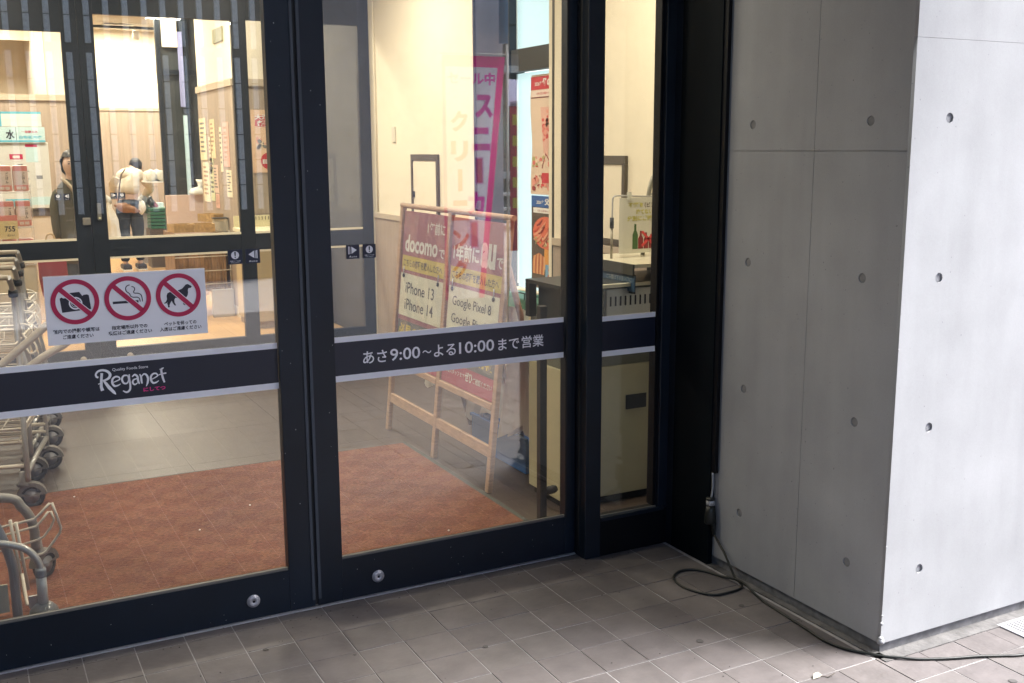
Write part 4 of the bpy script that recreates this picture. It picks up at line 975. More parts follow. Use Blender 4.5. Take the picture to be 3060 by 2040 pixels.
tube('upright', [(-.12, .36, .60), (-.03, .36, .45), (.03, .36, .32), (.062, .36, .20), (.066, .36, .1), (.066, .36, .0)], .0155, M('galvanised tube', (.20, .22, .25), rough=.35, metal=.4), fc, seg=14, smooth=8)
tube('wire_rack', [(-.4, .5, .255), (0, .5, .272), (.145, .5, .288), (.165, .5, .305), (.195, .5, .335), (.203, .5, .335), (.214, .5, .29), (.224, .5, .243), (.22, .5, .228), (.19, .5, .190), (.172, .5, .168), (.16, .5, .163), (.07, .5, .150)], .0045, WIREW, fc, seg=8, smooth=0)
tube('wire_rack', [(-.4, .52, .215), (0, .52, .235), (.15, .52, .255), (.170, .52, .275), (.19, .52, .300), (.199, .52, .300), (.206, .52, .270), (.195, .52, .245), (.170, .52, .215), (.15, .52, .207), (.05, .52, .19), (-.3, .52, .16)], .004, WIREW, fc, seg=8)
tube('rack_strut', [[(.072, .49, .30), (.095, .49, .03)], [(.088, .49, .29), (.108, .49, .05)], [(.092, .46, .12), (.097, .40, .035), (.135, .34, .04)]], .0055, WIREW, fc, seg=8)
tube('rear_tube', [(-.3, .66, .36), (.05, .66, .33), (.115, .66, .285), (.145, .66, .22), (.148, .66, .13)], .0165, M('rear tube grey', (.24, .23, .21), rough=.4), fc, seg=12, smooth=6)
caster(fc, .172, .70, math.radians(-40), r=.052)
box('bracket', (.10, .14, .31, .318, .055, .095), STEELW, fc)
box('info_plate', (-.14, .045, .40, .404, .02, .115), M('plate green tint', (.50, .52, .40), rough=.5), fc)
tube('long_bar', [(-.1, 1.5, .46), (.118, 1.5, .640), (.293, 1.5, .785), (.335, 1.5, .83), (.36, 1.5, .93)], .0165, BEIGE, fc, seg=12, smooth=5)
tube('long_bar', [(-.05, 1.7, .38), (.25, 1.7, .598), (.375, 1.7, .668), (.42, 1.7, .72), (.44, 1.7, .84)], .0165, BEIGE, fc, seg=12, smooth=5)

# ================================================================== inner doors
def inner(label, x0, gx0, gx1, x1, gtop, name='inner_door'):
    t = thing(name, label, 'glass door', ((x0+x1)/2, 4.52, 0), 'inner glass doors')
    if gx0 > x0: box('stile', (x0, gx0, 4.50, 4.545, 0, 2.9), INFRAME, t, bev=.002)
    if x1 > gx1: box('stile', (gx1, x1, 4.50, 4.545, 0, 2.9), INFRAME, t, bev=.002)
    box('bottom_rail', (gx0, gx1, 4.501, 4.544, 0, .138), INFRAME, t)
    box('mid_rail', (gx0, gx1, 4.501, 4.544, .778, .895), INFRAME, t)
    box('header', (gx0, gx1, 4.501, 4.544, gtop, 2.9), INFRAME, t)
    EDG = M('edge light strip', (.72, .66, .52), rough=.5)
    box('bright_bead', [(gx0+.001, gx1-.001, 4.503, 4.513, .8955, .911), (gx0+.001, gx1-.001, 4.503, 4.513, .762, .7775)], EDG, t)
    box('pane', (gx0+.0005, gx1-.0005, 4.520, 4.526, .138, gtop), GLASSI, t)
    return t
iA = inner('inner glass door at far left in front of the rice rack', -1.6, -1.5, .717, .818, 2.265)
iB = inner('wide inner glass door in front of the bending shopper', .82, .921, 1.83, 1.93, 2.39)
iC = inner('right inner glass panel beside the cream wall', 1.932, 1.9325, 2.762, 2.848, 2.40)
lathe('floor_bolt', [(0, .007), (.018, .007), (.022, 0)], (.70, 4.501, .075), (0, -1, 0), BEIGE, iA, seg=20)
lathe('floor_bolt', [(0, .007), (.018, .007), (.022, 0)], (1.007, 4.501, .075), (0, -1, 0), BEIGE, iB, seg=20)
box('touch_plate', (.762, .812, 4.485, 4.4995, 1.0, 1.05), M('touch plate', (.30, .28, .24), rough=.35, metal=.6), iA, bev=.004)
h = box('handle', (.858, .883, 4.475, 4.4995, 1.03, 1.145), M('handle metal', (.22, .21, .18), rough=.4, metal=.5), iB, bev=.003)
box('handle_lamp', (.864, .877, 4.470, 4.4745, 1.04, 1.052), M('yellow plate', (.7, .65, .4), rough=.5), iB)
sticker(.60, 1.213, 4.517, .042, 'caution', 'small caution sticker on the inner door in front of the woman')
sticker(.655, 1.213, 4.517, .042, 'auto', 'small left arrow sticker on the inner door in front of the woman', True)
sticker(.955, 1.213, 4.517, .042, 'auto', 'small right arrow sticker on the inner door before the bending shopper')
sticker(1.008, 1.213, 4.517, .042, 'caution', 'small caution sticker on the inner door before the bending shopper')
# ================================================================== store things
# rice rack
rk = thing('rice_rack', 'clear acrylic rack of rice packs at the far left', 'rack', (.34, 5.6, 0))
for z in (.66, .94, 1.20): box('shelf', (.0, .515, 5.5, 5.75, z-.012, z-.002), film('acrylic shelf', (.8, .75, .7), .5), rk)
box('side', (.512, .517, 5.5, 5.75, .0, 1.25), film('acrylic side', (.85, .8, .75), .3), rk)
box('base', (.0, .51, 5.52, 5.75, 0, .645), M('rack base', (.62, .55, .45), rough=.5), rk)
PKP = M('pack pink', (.80, .56, .48), rough=.35, bump=.3, bscale=30); PKR = M('pack red', (.78, .26, .20), rough=.35)
PKW = M('pack pale', (.80, .62, .52), rough=.35)
def pack(x, z, lab):
    t = thing('rice_pack', lab, 'rice pack', (x, 5.56, z), 'wrapped rice packs on the acrylic rack')
    box('wrap', (x-.052, x+.052, 5.505, 5.60, z, z+.19), PKP, t, bev=.012)
    f = FX(x-.052, 5.505, z)
    flat('red_top', [rect(.004, .1, .15, .186), rect(.004, .1, .006, .045)], f, PKR, t, h=.001)
    flat('pale_label', [rect(.03, .098, .05, .145)], f, PKW, t, h=.001)
    text('lettering', 'ご\nは\nん', f, (.062, .082, .058, .14), INK, t, h=.0016, bold=.02, res=1)
    flat('pale_tag', [rect(.02, .05, .012, .035), rect(.055, .085, .012, .035)], f, PKW, t, h=.0016)
for r_i, z in enumerate((1.202, .942, .662)):
    for c_i, x in enumerate((.455, .343, .231, .119)):
        pack(x+.0, z, 'pink and red wrapped rice pack, %s row, %s' % (('top', 'middle', 'bottom')[r_i], ('at the right end', 'second from the right', 'third from the right', 'at the far left')[c_i]))
pt = thing('price_card', 'yellow price card reading 755 on the rice rack', 'price card', (.36, 5.44, .85))
box('card', (.18, .405, 5.44, 5.443, .855, 1.03), M('price yellow', (.76, .58, .28), rough=.5), pt)
f = FX(.18, 5.44, .855)
flat('red_header', [rect(0, .225, .135, .175)], f, PKR, pt); text('lettering', '755', f, (.135, .205, .055, .095), INK, pt, bold=.02); text('lettering', '税込815', f, (.15, .20, .02, .036), INK, pt, res=1)
# water machine
vm = thing('water_machine', 'white purified water vending machine with blue sign boards', 'vending machine', (.58, 7.2, 0))
VW = M('machine white', (.66, .66, .62), rough=.4); CY = M('machine cyan', (.12, .48, .62), rough=.45); PCY = M('pale cyan', (.55, .74, .76), rough=.45)
box('body', (.10, .775, 7.0, 7.45, 1.0, 1.57), VW, vm, bev=.006)
box('lower_body', (.12, .76, 7.03, 7.45, .0, .93), M('machine base', (.62, .52, .42), rough=.5), vm)
box('dark_gap', (.12, .765, 7.02, 7.4, .931, .999), M('machine dark band', (.10, .08, .07)), vm)  # dark brown band between body and base
box('sign_board', (.10, .755, 6.98, 7.0, 1.572, 1.70), PCY, vm)
box('top_board', (.12, .735, 6.99, 7.02, 1.705, 1.83), M('top board', (.62, .70, .68), rough=.5), vm)
f = FX(.10, 6.98, 1.572)
text('lettering', '水', f, (.345, .415, .025, .105), INK, vm, bold=.04); text('lettering', '一般飲み水', f, (.47, .60, .075, .10), CRIM, vm, res=1, bold=.02)
flat('cyan_ground', [rect(.0, .655, 0, .016), rect(.0, .30, .016, .03)], f, CY, vm); text('lettering', '自動販売機', f, (.45, .63, .028, .055), CY, vm, res=1, bold=.02)
flat('divider', [rect(.425, .43, 0, .128)], f, GREYP, vm)
f = FX(.12, 6.99, 1.705)
flat('cyan_frame', [rect(.27, .30, .0, .125), rect(.0, .615, .108, .125)], f, CY, vm)
flat('white_card', [rect(.31, .41, .06, .10), rect(.425, .60, .06, .10), rect(.31, .41, .008, .052), rect(.425, .60, .008, .052), rect(.02, .26, .01, .095)], f, PAPERW, vm, h=.001)
flat('line', [rect(.03, .24, .062, .068)], f, GREYP, vm, h=.0016)
f = FX(.10, 7.0, 1.0)
flat('cyan_stripe', [rect(.30, .50, .02, .085)], f, CY, vm); flat('pale_stripe', [rect(.50, .66, .03, .10)], f, PCY, vm)
flat('screen', [rect(.49, .585, .40, .53)], f, PCY, vm); flat('magenta_tab', [rect(.49, .585, .53, .555)], f, CRIM, vm)
flat('red_frame', [rect(.36, .465, .425, .47)], f, CRIM, vm); flat('card_slot', [rect(.385, .44, .435, .458)], f, PAPERW, vm, h=.001)
flat('small_print', [rect(.42, .46, .36, .385), rect(.56, .61, .255, .285)]+[rect(.40, .40+random.uniform(.05, .11), .32-q*.022, .326-q*.022) for q in range(8)], f, GREYP, vm)
# white board machine left of it already; wainscot behind the woman
wl = struct('store_mid_wall', (.2, 1.28, 9.2, 9.3, 0, 2.06), WAIN)
box('wainscot_cap', (.2, 1.29, 9.17, 9.1995, 2.02, 2.08), CAP, wl)
struct('store_mid_wall_upper', (.98, 1.28, 9.2, 9.3, 2.081, 3.2), CREAM2)
# bulkhead lines on the upper left
struct('ceiling_bulkhead', [(-3, 1.5, 12.2, 12.25, 2.9, 3.2)], CREAM2)

SKIN = M('skin', (.62, .42, .32), rough=.5); HAIR = M('dark hair', (.012, .010, .010), rough=.45, bump=.4, bscale=80, stretch=(1, 1, .2))
def skin_body(name, V, Ed, mat, parent, sub=2):
    me = bpy.data.meshes.new(name); me.from_pydata([v[0] for v in V], Ed, []); o = bpy.data.objects.new(name, me); COL.objects.link(o)
    md = o.modifiers.new('s', 'SKIN'); me.skin_vertices.new() if not me.skin_vertices else None
    for i, v in enumerate(V):
        r = v[1]; me.skin_vertices[0].data[i].radius = r if isinstance(r, tuple) else (r, r)
    me.skin_vertices[0].data[0].use_root = True
    s = o.modifiers.new('u', 'SUBSURF'); s.levels = sub; s.render_levels = sub
    dg = bpy.context.evaluated_depsgraph_get(); m2 = bpy.data.meshes.new_from_object(o.evaluated_get(dg))
    COL.objects.unlink(o); bpy.data.objects.remove(o)
    for p in m2.polygons: p.use_smooth = True
    m2.materials.clear(); return link(name, m2, mat, parent)
from mathutils import noise as _mn
def ruffle(o, amp=.008, freq=9, stretch=(1, 1, .45), levels=1):
    md = o.modifiers.new('u', 'SUBSURF'); md.levels = levels
    dg = bpy.context.evaluated_depsgraph_get(); m2 = bpy.data.meshes.new_from_object(o.evaluated_get(dg)); o.modifiers.clear(); o.data = m2
    for v in m2.vertices:
        p = Vector((v.co.x*stretch[0], v.co.y*stretch[1], v.co.z*stretch[2]))*freq
        d = _mn.noise(p)+.5*_mn.noise(p*2.1+Vector((3, 1, 7)))
        v.co += v.normal*amp*(d-abs(_mn.noise(p*1.4+Vector((9, 2, 4))))*.9)
    for p in m2.polygons: p.use_smooth = True
    return o
def ell(name, c, r, mat, parent, seg=20, rot=None, deform=None):
    me = bpy.data.meshes.new(name); bm = bmesh.new(); bmesh.ops.create_uvsphere(bm, u_segments=seg, v_segments=seg//2+4, radius=1)
    for v in bm.verts:
        p = v.co.copy()
        if deform: p = deform(p)
        p = Vector((p.x*r[0], p.y*r[1], p.z*r[2]))
        if rot: p.rotate(rot)
        v.co = p+Vector(c)
    for f in bm.faces: f.smooth = True
    bm.to_mesh(me); bm.free(); return link(name, me, mat, parent)
# woman, facing the door
wx, wy = .865, 6.05
wo = thing('person', 'woman with short dark hair in olive coat standing inside the store', 'person', (wx, wy, 0))
V = [((wx, wy, .78), (.10, .08)), ((wx, wy, 1.0), (.10, .08)), ((wx, wy, 1.16), (.10, .07)), ((wx, wy-.005, 1.27), (.045, .045)), ((wx, wy-.01, 1.36), (.062, .07)), ((wx, wy-.012, 1.44), (.055, .065)),
     ((wx-.11, wy, 1.20), .03), ((wx-.15, wy-.01, 1.0), .028), ((wx-.148, wy-.04, .80), .022), ((wx-.145, wy-.05, .72), .02), ((wx+.11, wy, 1.20), .03), ((wx+.15, wy-.01, 1.0), .028), ((wx+.148, wy-.04, .80), .022), ((wx+.145, wy-.05, .72), .02),
     ((wx-.075, wy, .70), .065), ((wx-.075, wy, .42), .048), ((wx-.075, wy, .08), .03), ((wx-.075, wy-.1, .035), .032), ((wx+.075, wy, .70), .065), ((wx+.075, wy, .42), .048), ((wx+.075, wy, .08), .03), ((wx+.075, wy-.1, .035), .032)]
skin_body('body', V, [(0, 1), (1, 2), (2, 3), (3, 4), (4, 5), (2, 6), (6, 7), (7, 8), (8, 9), (2, 10), (10, 11), (11, 12), (12, 13), (0, 14), (14, 15), (15, 16), (16, 17), (0, 18), (18, 19), (19, 20), (20, 21)], SKIN, wo)
def face(p):   # head shape: chin, cheeks, nose
    if p.z < 0: p.x *= 1-.28*(-p.z)**1.5; 
    if p.y < -.5 and abs(p.x) < .2 and -.25 < p.z < .15: p.y -= .12*(1-abs(p.x)/.2)
    return p
hc = (wx, wy-.02, 1.385)
ell('head', hc, (.072, .088, .105), SKIN, wo, seg=32, deform=face)
def hairf(p): return p
me = bpy.data.meshes.new('hair'); bm = bmesh.new(); bmesh.ops.create_uvsphere(bm, u_segments=28, v_segments=20, radius=1)
for v in list(bm.verts):
    if v.co.y < -.12 and v.co.z < .50-.25*abs(v.co.x) and abs(v.co.x) < .90: bm.verts.remove(v)
for v in bm.verts: v.co = Vector((v.co.x*.088*(1+.05*math.sin(v.co.z*9)), v.co.y*.102, v.co.z*(.112 if v.co.z > 0 else .12)))+Vector((hc[0], hc[1]+.008, hc[2]+.012))
for f_ in bm.faces: f_.smooth = True
bm.to_mesh(me); bm.free(); link('hair', me, HAIR, wo)
for s in (-1, 1):
    ell('eye', (wx+s*.028, hc[1]-.079, 1.395), (.011, .006, .005), INK, wo, seg=10); ell('eyebrow', (wx+s*.028, hc[1]-.080, 1.412), (.014, .005, .003), HAIR, wo, seg=8)
ell('mouth', (wx, hc[1]-.084, 1.330), (.018, .006, .005), M('lips', (.42, .12, .10)), wo, seg=10)
COAT = M('olive coat', (.085, .078, .052), rough=.8, bump=.25, bscale=18)
ct_ = loft('coat', [(wx, wy, .56, .165, .12), (wx, wy, .70, .155, .115), (wx, wy, .90, .142, .11), (wx, wy, 1.05, .135, .105), (wx, wy, 1.17, .142, .10), (wx, wy, 1.22, .125, .09), (wx, wy, 1.255, .085, .07), (wx, wy, 1.285, .058, .058)], COAT, wo, seg=28, lump=.012); ruffle(ct_, .012, 9, (1, 1, .35))
for s in (-1, 1):
    sv = tube('sleeve', [(wx+s*.105, wy, 1.205), (wx+s*.142, wy, 1.12), (wx+s*.152, wy-.01, .98), (wx+s*.150, wy-.03, .86), (wx+s*.145, wy-.045, .78)], [.040, .046, .042, .038, .034], COAT, wo, seg=12); ruffle(sv, .009, 12, (1, 1, .6))
tube('scarf', [(wx-.09, wy-.06, 1.28), (wx-.05, wy-.10, 1.24), (wx-.01, wy-.118, 1.18), (wx+.01, wy-.118, 1.14)], .014, M('beige scarf', (.36, .29, .2), rough=.8), wo, seg=8, smooth=4)
loft('trousers', [(wx, wy, .10, .11, .06), (wx, wy, .4, .12, .08), (wx, wy, .6, .125, .09)], M('dark trousers', (.05, .05, .05), rough=.8), wo, seg=20)
# red bag
rb = thing('red_bag', 'dark red shopping bag held low beside the woman', 'bag', (.65, 5.8, 0))
loft('bag', [(.655, 5.8, .30, .07, .05), (.65, 5.8, .38, .095, .06), (.645, 5.8, .50, .105, .06), (.645, 5.8, .64, .105, .05), (.645, 5.8, .70, .09, .03)], M('wine red cloth', (.24, .03, .045), rough=.7, bump=.4, bscale=15), rb, seg=20, lump=.03)
tube('strap', [(.60, 5.8, .69), (.62, 5.8, .84), (.67, 5.8, .84), (.69, 5.8, .69)], .008, M('tan strap', (.5, .36, .2), rough=.6), rb, seg=6, smooth=5)
# bending shopper
mx_, my = 1.985, 10.9
ma = thing('person', 'shopper in cream fleece and dark jeans bending over the packing counter', 'person', (mx_, my, 0))
V = [((mx_-.03, my, .84), (.085, .07)), ((mx_-.01, my+.01, .98), (.09, .08)), ((mx_+.02, my+.09, 1.13), (.10, .09)), ((mx_+.06, my+.18, 1.24), (.05, .05)), ((mx_+.095, my+.26, 1.30), (.06, .07)), ((mx_+.11, my+.31, 1.31), (.05, .06)),
     ((mx_-.11, my+.12, 1.17), .035), ((mx_-.19, my+.18, 1.0), .032), ((mx_-.10, my+.38, .86), .028), ((mx_-.04, my+.44, .82), .024), ((mx_+.13, my+.12, 1.19), .035), ((mx_+.26, my+.20, 1.03), .032), ((mx_+.22, my+.40, .86), .028), ((mx_+.18, my+.46, .82), .024),
     ((mx_-.10, my, .72), .05), ((mx_-.112, my, .42), .04), ((mx_-.12, my, .08), .03), ((mx_-.12, my+.08, .04), .03), ((mx_+.04, my, .72), .05), ((mx_+.052, my, .42), .04), ((mx_+.06, my, .08), .03), ((mx_+.06, my+.08, .04), .03)]
skin_body('body', V, [(0, 1), (1, 2), (2, 3), (3, 4), (4, 5), (2, 6), (6, 7), (7, 8), (8, 9), (2, 10), (10, 11), (11, 12), (12, 13), (0, 14), (14, 15), (15, 16), (16, 17), (0, 18), (18, 19), (19, 20), (20, 21)], SKIN, ma)
hr = ell('hair', (mx_+.115, my+.25, 1.315), (.082, .10, .092), HAIR, ma, seg=24); ruffle(hr, .004, 40)
for s_ in (-1, 1): ell('ear', (mx_+.115+s_*.083, my+.27, 1.285), (.008, .018, .026), SKIN, ma, seg=10)
FLE = M('cream fleece', (.60, .54, .43), rough=.95, bump=.7, bscale=70, var=.1, scale=20)
V = [((mx_-.035, my-.0, .93), (.155, .125)), ((mx_-.03, my+.005, 1.03), (.165, .13)), ((mx_-.01, my+.05, 1.13), (.155, .125)), ((mx_+.02, my+.10, 1.21), (.12, .10)), ((mx_+.055, my+.16, 1.275), (.062, .062)),
     ((mx_-.12, my+.08, 1.17), .075), ((mx_-.185, my+.13, 1.06), .07), ((mx_-.185, my+.22, .98), .058), ((mx_-.13, my+.34, .90), .045), ((mx_+.125, my+.09, 1.19), .078), ((mx_+.215, my+.13, 1.11), .074), ((mx_+.275, my+.20, 1.03), .064), ((mx_+.23, my+.32, .95), .052), ((mx_+.18, my+.42, .88), .042)]
fl2 = skin_body('fleece', V, [(1, 0), (1, 2), (2, 3), (3, 4), (3, 5), (5, 6), (6, 7), (7, 8), (3, 9), (9, 10), (10, 11), (11, 12), (12, 13)], FLE, ma); ruffle(fl2, .014, 8, (1, 1, .7))
st = loft('shirt_tail', [(mx_-.01, my, .72, .135, .11), (mx_-.02, my, .80, .15, .12), (mx_-.03, my, .90, .15, .12)], M('grey blue shirt', (.10, .13, .17), rough=.8), ma, seg=24, lump=.03); ruffle(st, .01, 14)
ws = ell('white_shirt', (mx_+.105, my-.05, .79), (.055, .08, .10), PAPERW, ma, seg=16); ruffle(ws, .02, 14)
JEAN = M('dark jeans', (.016, .026, .045), rough=.85, bump=.2, bscale=40)
sj = ell('jeans_seat', (mx_-.03, my-.01, .80), (.155, .12, .11), JEAN, ma, seg=24); ruffle(sj, .008, 10)
for s_ in (-1, 1):
    jl = tube('jeans_leg', [(mx_+s_*.07-.03, my, .82), (mx_+s_*.078-.03, my, .70), (mx_+s_*.082-.03, my, .5), (mx_+s_*.086-.03, my, .3), (mx_+s_*.09-.03, my, .08)], [.095, .09, .076, .068, .062], JEAN, ma, seg=16); ruffle(jl, .010, 10, (1, 1, .8))
    box('shoe', (mx_+s_*.09-.08, mx_+s_*.09+.03, my-.14, my+.15, .012, .075), INK, ma, bev=.025); box('shoe_sole', (mx_+s_*.09-.082, mx_+s_*.09+.032, my-.145, my+.155, .0, .018), PAPERW, ma, bev=.004)
tube('bag_strap', [(mx_-.05, my-.02, 1.27), (mx_-.11, my-.075, 1.20), (mx_-.145, my-.14, 1.08), (mx_-.165, my-.155, .96), (mx_-.18, my-.15, .86)], .008, M('brown strap', (.05, .025, .012), rough=.6), ma, seg=6)
sb = ell('shoulder_bag', (mx_-.08, my-.17, .785), (.17, .045, .058), M('tan leather', (.22, .10, .04), rough=.5), None, seg=22, rot=Matrix.Rotation(math.radians(16), 3, 'Y').to_quaternion()); ruffle(sb, .02, 9); tag(sb, 'tan leather shoulder bag worn low by the bending shopper', 'bag')
pb = loft('plastic_bag', [(mx_-.27, my-.1, .30, .07, .05), (mx_-.27, my-.1, .45, .10, .06), (mx_-.28, my-.1, .65, .085, .05), (mx_-.29, my-.1, .80, .05, .03), (mx_-.30, my-.1, .93, .015, .012)], BAGW, None, seg=18, lump=.12, seed=4); ruffle(pb, .04, 9); tag(pb, 'crumpled white bag hanging left of the bending shopper', 'plastic bag')
cl = thing('counter_goods', 'pile of bagged groceries on the counter in front of the bending shopper', 'groceries', (2.2, 11.35, .72))
for q, (x, y, z, r, c) in enumerate(((2.17, 11.25, .86, .07, (.35, .36, .36)), (2.28, 11.3, .83, .06, (.08, .09, .10)), (2.33, 11.32, .76, .05, (.25, .05, .07)), (2.22, 11.3, .76, .06, (.10, .18, .14)), (2.14, 11.3, .75, .05, (.7, .7, .66)))):
    g = ell('grocery', (x, y, z), (r, r, r*1.3), M('grocery %d' % q, c, rough=.4), cl, seg=14); ruffle(g, .03, 14)
# packing counter, shelf, bag rolls
pc = thing('packing_counter', 'white packing counter with pinkish divider at the back of the store', 'counter', (2.3, 11.0, 0))
PNK = M('pinkish laminate', (.62, .47, .39), rough=.5)
box('divider', (1.915, 2.62, 8.0, 8.05, .0, 1.045), PNK, pc, bev=.004)
box('worktop', (2.1, 2.9, 11.6, 12.2, .68, .72), PAPERW, pc); box('front', (2.12, 2.9, 11.62, 11.66, 0, .679), M('counter grey', (.36, .34, .32), rough=.5), pc)
gb = thing('green_baskets', 'stack of green shopping baskets right of the bending shopper', 'basket', (2.4, 11.2, .5))
for q in range(6): box('basket', (2.22, 2.48, 11.0, 11.3, .50+q*.045, .535+q*.045), GREEN, gb, bev=.004)
box('stand', (2.20, 2.5, 11.0, 11.3, 0, .498), M('stand dark', (.10, .08, .07)), gb)
bs = thing('bag_shelf', 'white shelf holding plastic bag rolls behind the counter', 'shelf', (2.1, 9.5, 1.1))
box('shelf_board', (1.95, 2.44, 9.4, 9.75, 1.135, 1.15), PAPERW, bs); box('leg', (2.42, 2.445, 9.4, 9.42, 0, 1.134), M('shelf leg', (.25, .24, .22)), bs)
for q, (x, r) in enumerate(((2.02, .055), (2.13, .06), (2.27, .062))):
    o = lathe('bag_roll', [(0, 0), (r*.35, 0), (r, 0), (r, .2), (0, .2)], (x, 9.42, 1.151+r), (0, 1, 0), M('bag roll %d' % q, (.72, .70, .60), rough=.6), None, seg=22); tag(o, ('translucent bag roll at the left end of the white shelf', 'translucent bag roll in the middle of the white shelf', 'bag roll with dark core at the right end of the white shelf')[q], 'bag roll', 'bag rolls on the white shelf')
lathe('core_ring', [(.014, 0), (.03, -.002), (.033, 0), (.014, .002)], (2.27, 9.418, 1.213), (0, 1, 0), GREYP, bs, seg=16)
pb2 = loft('plastic_bag', [(2.25, 7.95, 1.047, .09, .05), (2.26, 7.95, 1.07, .10, .06), (2.23, 7.95, 1.11, .055, .04), (2.25, 7.95, 1.13, .02, .02), (2.27, 7.95, 1.17, .05, .03), (2.24, 7.95, 1.20, .03, .02)], BAGW, None, seg=16, lump=.35, seed=8); tag(pb2, 'knotted white plastic bag on top of the pinkish divider', 'plastic bag')
wc = thing('carton', 'open white carton on the shelf behind the packing counter', 'carton', (2.2, 9.5, 1.15), 'white cartons on the bag shelf')
box('carton_body', (2.30, 2.43, 9.55, 9.7, 1.152, 1.30), PAPERW, wc, bev=.004); box('dark_opening', (2.385, 2.425, 9.545, 9.5495, 1.17, 1.26), INK, wc)
wd_ = thing('carton', 'low white carton with folded bags left on the shelf', 'carton', (2.05, 9.6, 1.15), 'white cartons on the bag shelf')
box('carton_body', (1.96, 2.12, 9.55, 9.7, 1.152, 1.24), PAPERW, wd_, bev=.004)
for q in range(4): ruffle(ell('folded_bag', (2.0+q*.035, 9.6, 1.25+.012*(q % 2)), (.035, .05, .02), BAGW, wd_, seg=12), .01, 20)
tw = thing('receipt_stack', 'pale paper stacks on the white packing counter', 'papers', (2.3, 11.7, .72))
for q in range(5): box('stack', (2.18+q*.12, 2.26+q*.12, 11.65, 11.8, .7205, .74+.03*(q % 3)), (PAPERW, PAPER, PCY)[q % 3], tw)
# wooden bargain basket
wb = thing('wooden_trolley', 'brown wooden display trolley with wicker baskets and wire shelves', 'display trolley', (1.98, 6.6, 0))
WB = M('striped dark wood', (.24, .14, .07), rough=.5, var=.5, scale=6, stretch=(9, 9, .8))
box('side_panel', (1.70, 1.72, 6.5, 7.0, .26, .765), WB, wb); box('side_panel', (2.13, 2.15, 6.5, 7.0, .26, .765), WB, wb)
for q in range(8): box('board', (1.722+q*.051, 1.771+q*.051, 6.52, 6.54, .26, .755), WB, wb)
tube('wire_shelf', [[(1.70, 6.49, z), (2.21, 6.49, z)] for z in (.30, .42, .55, .66, .752)]+[[(2.185, 6.49, .1), (2.19, 6.49, .78)]], .005, WIREW, wb, seg=6)
caster(wb, 2.10, 6.52, .3, r=.04); caster(wb, 1.74, 6.52, .3, r=.04)
box('base', (1.70, 2.15, 6.5, 7.0, .235, .2595), WB, wb)
WK = M('wicker', (.40, .25, .10), rough=.8, var=.3, scale=60)
def wicker(x, y, z, w_, rz, lab):
    t = thing('wicker_basket', lab, 'basket', (x, y, z), 'wicker baskets on the wooden trolley')
    box('base', (x-w_/2, x+w_/2, y-.11, y+.11, z, z+.008), WK, t); t.rotation_euler = (0, 0, rz)
    box('side', [(x-w_/2, x+w_/2, y-.11, y-.10, z+.008, z+.07), (x-w_/2, x+w_/2, y+.10, y+.11, z+.008, z+.07), (x-w_/2, x-w_/2+.01, y-.10, y+.10, z+.008, z+.07), (x+w_/2-.01, x+w_/2, y-.10, y+.10, z+.008, z+.07)], WK, t)
wicker(1.80, 6.65, .77, .19, .1, 'shallow wicker basket at the left end of the wooden trolley'); wicker(1.99, 6.62, .77, .18, -.1, 'shallow wicker basket in the middle of the wooden trolley')
wicker(2.11, 6.80, .845, .15, .5, 'upper tilted wicker basket nearest the poster wall')
ac = thing('acrylic_box', 'clear acrylic box on the right end of the wooden trolley', 'box', (2.15, 6.5, .78))
box('box_wall', (2.07, 2.19, 6.50, 6.62, .77, .885), film('acrylic box', (.7, .68, .55), .35), ac); box('rim', [(2.065, 2.195, 6.495, 6.625, .886, .892)], INFRAME, ac)
gbx = box('paper_crate', (2.0, 2.19, 6.42, 6.48, .0, .25), M('grey crate', (.36, .33, .28), rough=.6), None, bev=.004); tag(gbx, 'small grey crate on the floor under the wooden trolley', 'crate')
# cabinet right
cbn = thing('cream_cabinet', 'cream cabinet with slotted top behind the right inner glass', 'cabinet', (2.35, 5.7, 0))
CB = M('cabinet beige', (.50, .40, .24), rough=.5); box('body', (2.15, 2.8, 5.6, 6.1, .06, .80), CB, cbn, bev=.005)
box('top', (2.14, 2.81, 5.59, 6.12, .801, .83), M('cabinet top', (.75, .70, .50), rough=.5), cbn); box('plinth', (2.17, 2.79, 5.63, 6.1, 0, .059), WAIN, cbn)
box('back_splash', (2.15, 2.8, 6.10, 6.12, .8305, .93), M('splash cream', (.70, .62, .40), rough=.5), cbn)
box('slot', [(2.20+q*.028, 2.205+q*.028, 6.096, 6.0995, .89, .92) for q in range(18)], INK, cbn)
# boxes of tissue and stock
random.seed(5)
rg = thing('goods_shelf', 'store shelf with rows of small coloured packets behind the water machine', 'shelf', (-.3, 8.6, 0))
for q in range(5): box('shelf_board', (-1.6, .30, 8.5, 8.9, .30+q*.34, .315+q*.34), CREAM2, rg)
pcol = [M('packet %d' % q, c, rough=.5) for q, c in enumerate(((.55, .08, .06), (.70, .60, .20), (.15, .35, .20), (.70, .66, .60), (.15, .22, .45), (.62, .30, .12)))]
for q in range(5):
    x = -1.55
    while x < .22:
        w_ = random.uniform(.07, .12); box('packet', (x, x+w_-.008, 8.5, 8.62, .3155+q*.34, .3155+q*.34+random.uniform(.16, .26)), random.choice(pcol), rg, bev=.004); x += w_
ms = thing('spot_track', 'black ceiling track with small spotlights deep in the store', 'track light', (1.9, 12.4, 3.1))
tube('track', [(.5, 12.4, 3.14), (3.6, 12.4, 3.14)], .02, BINB, ms, seg=6)
for q in range(4): lathe('spot_head', [(0, 0), (.05, 0), (.045, .10), (0, .11)], (1.0+q*.7, 12.4, 3.0), (0, -.5, 1), PAPERW, ms, seg=14)
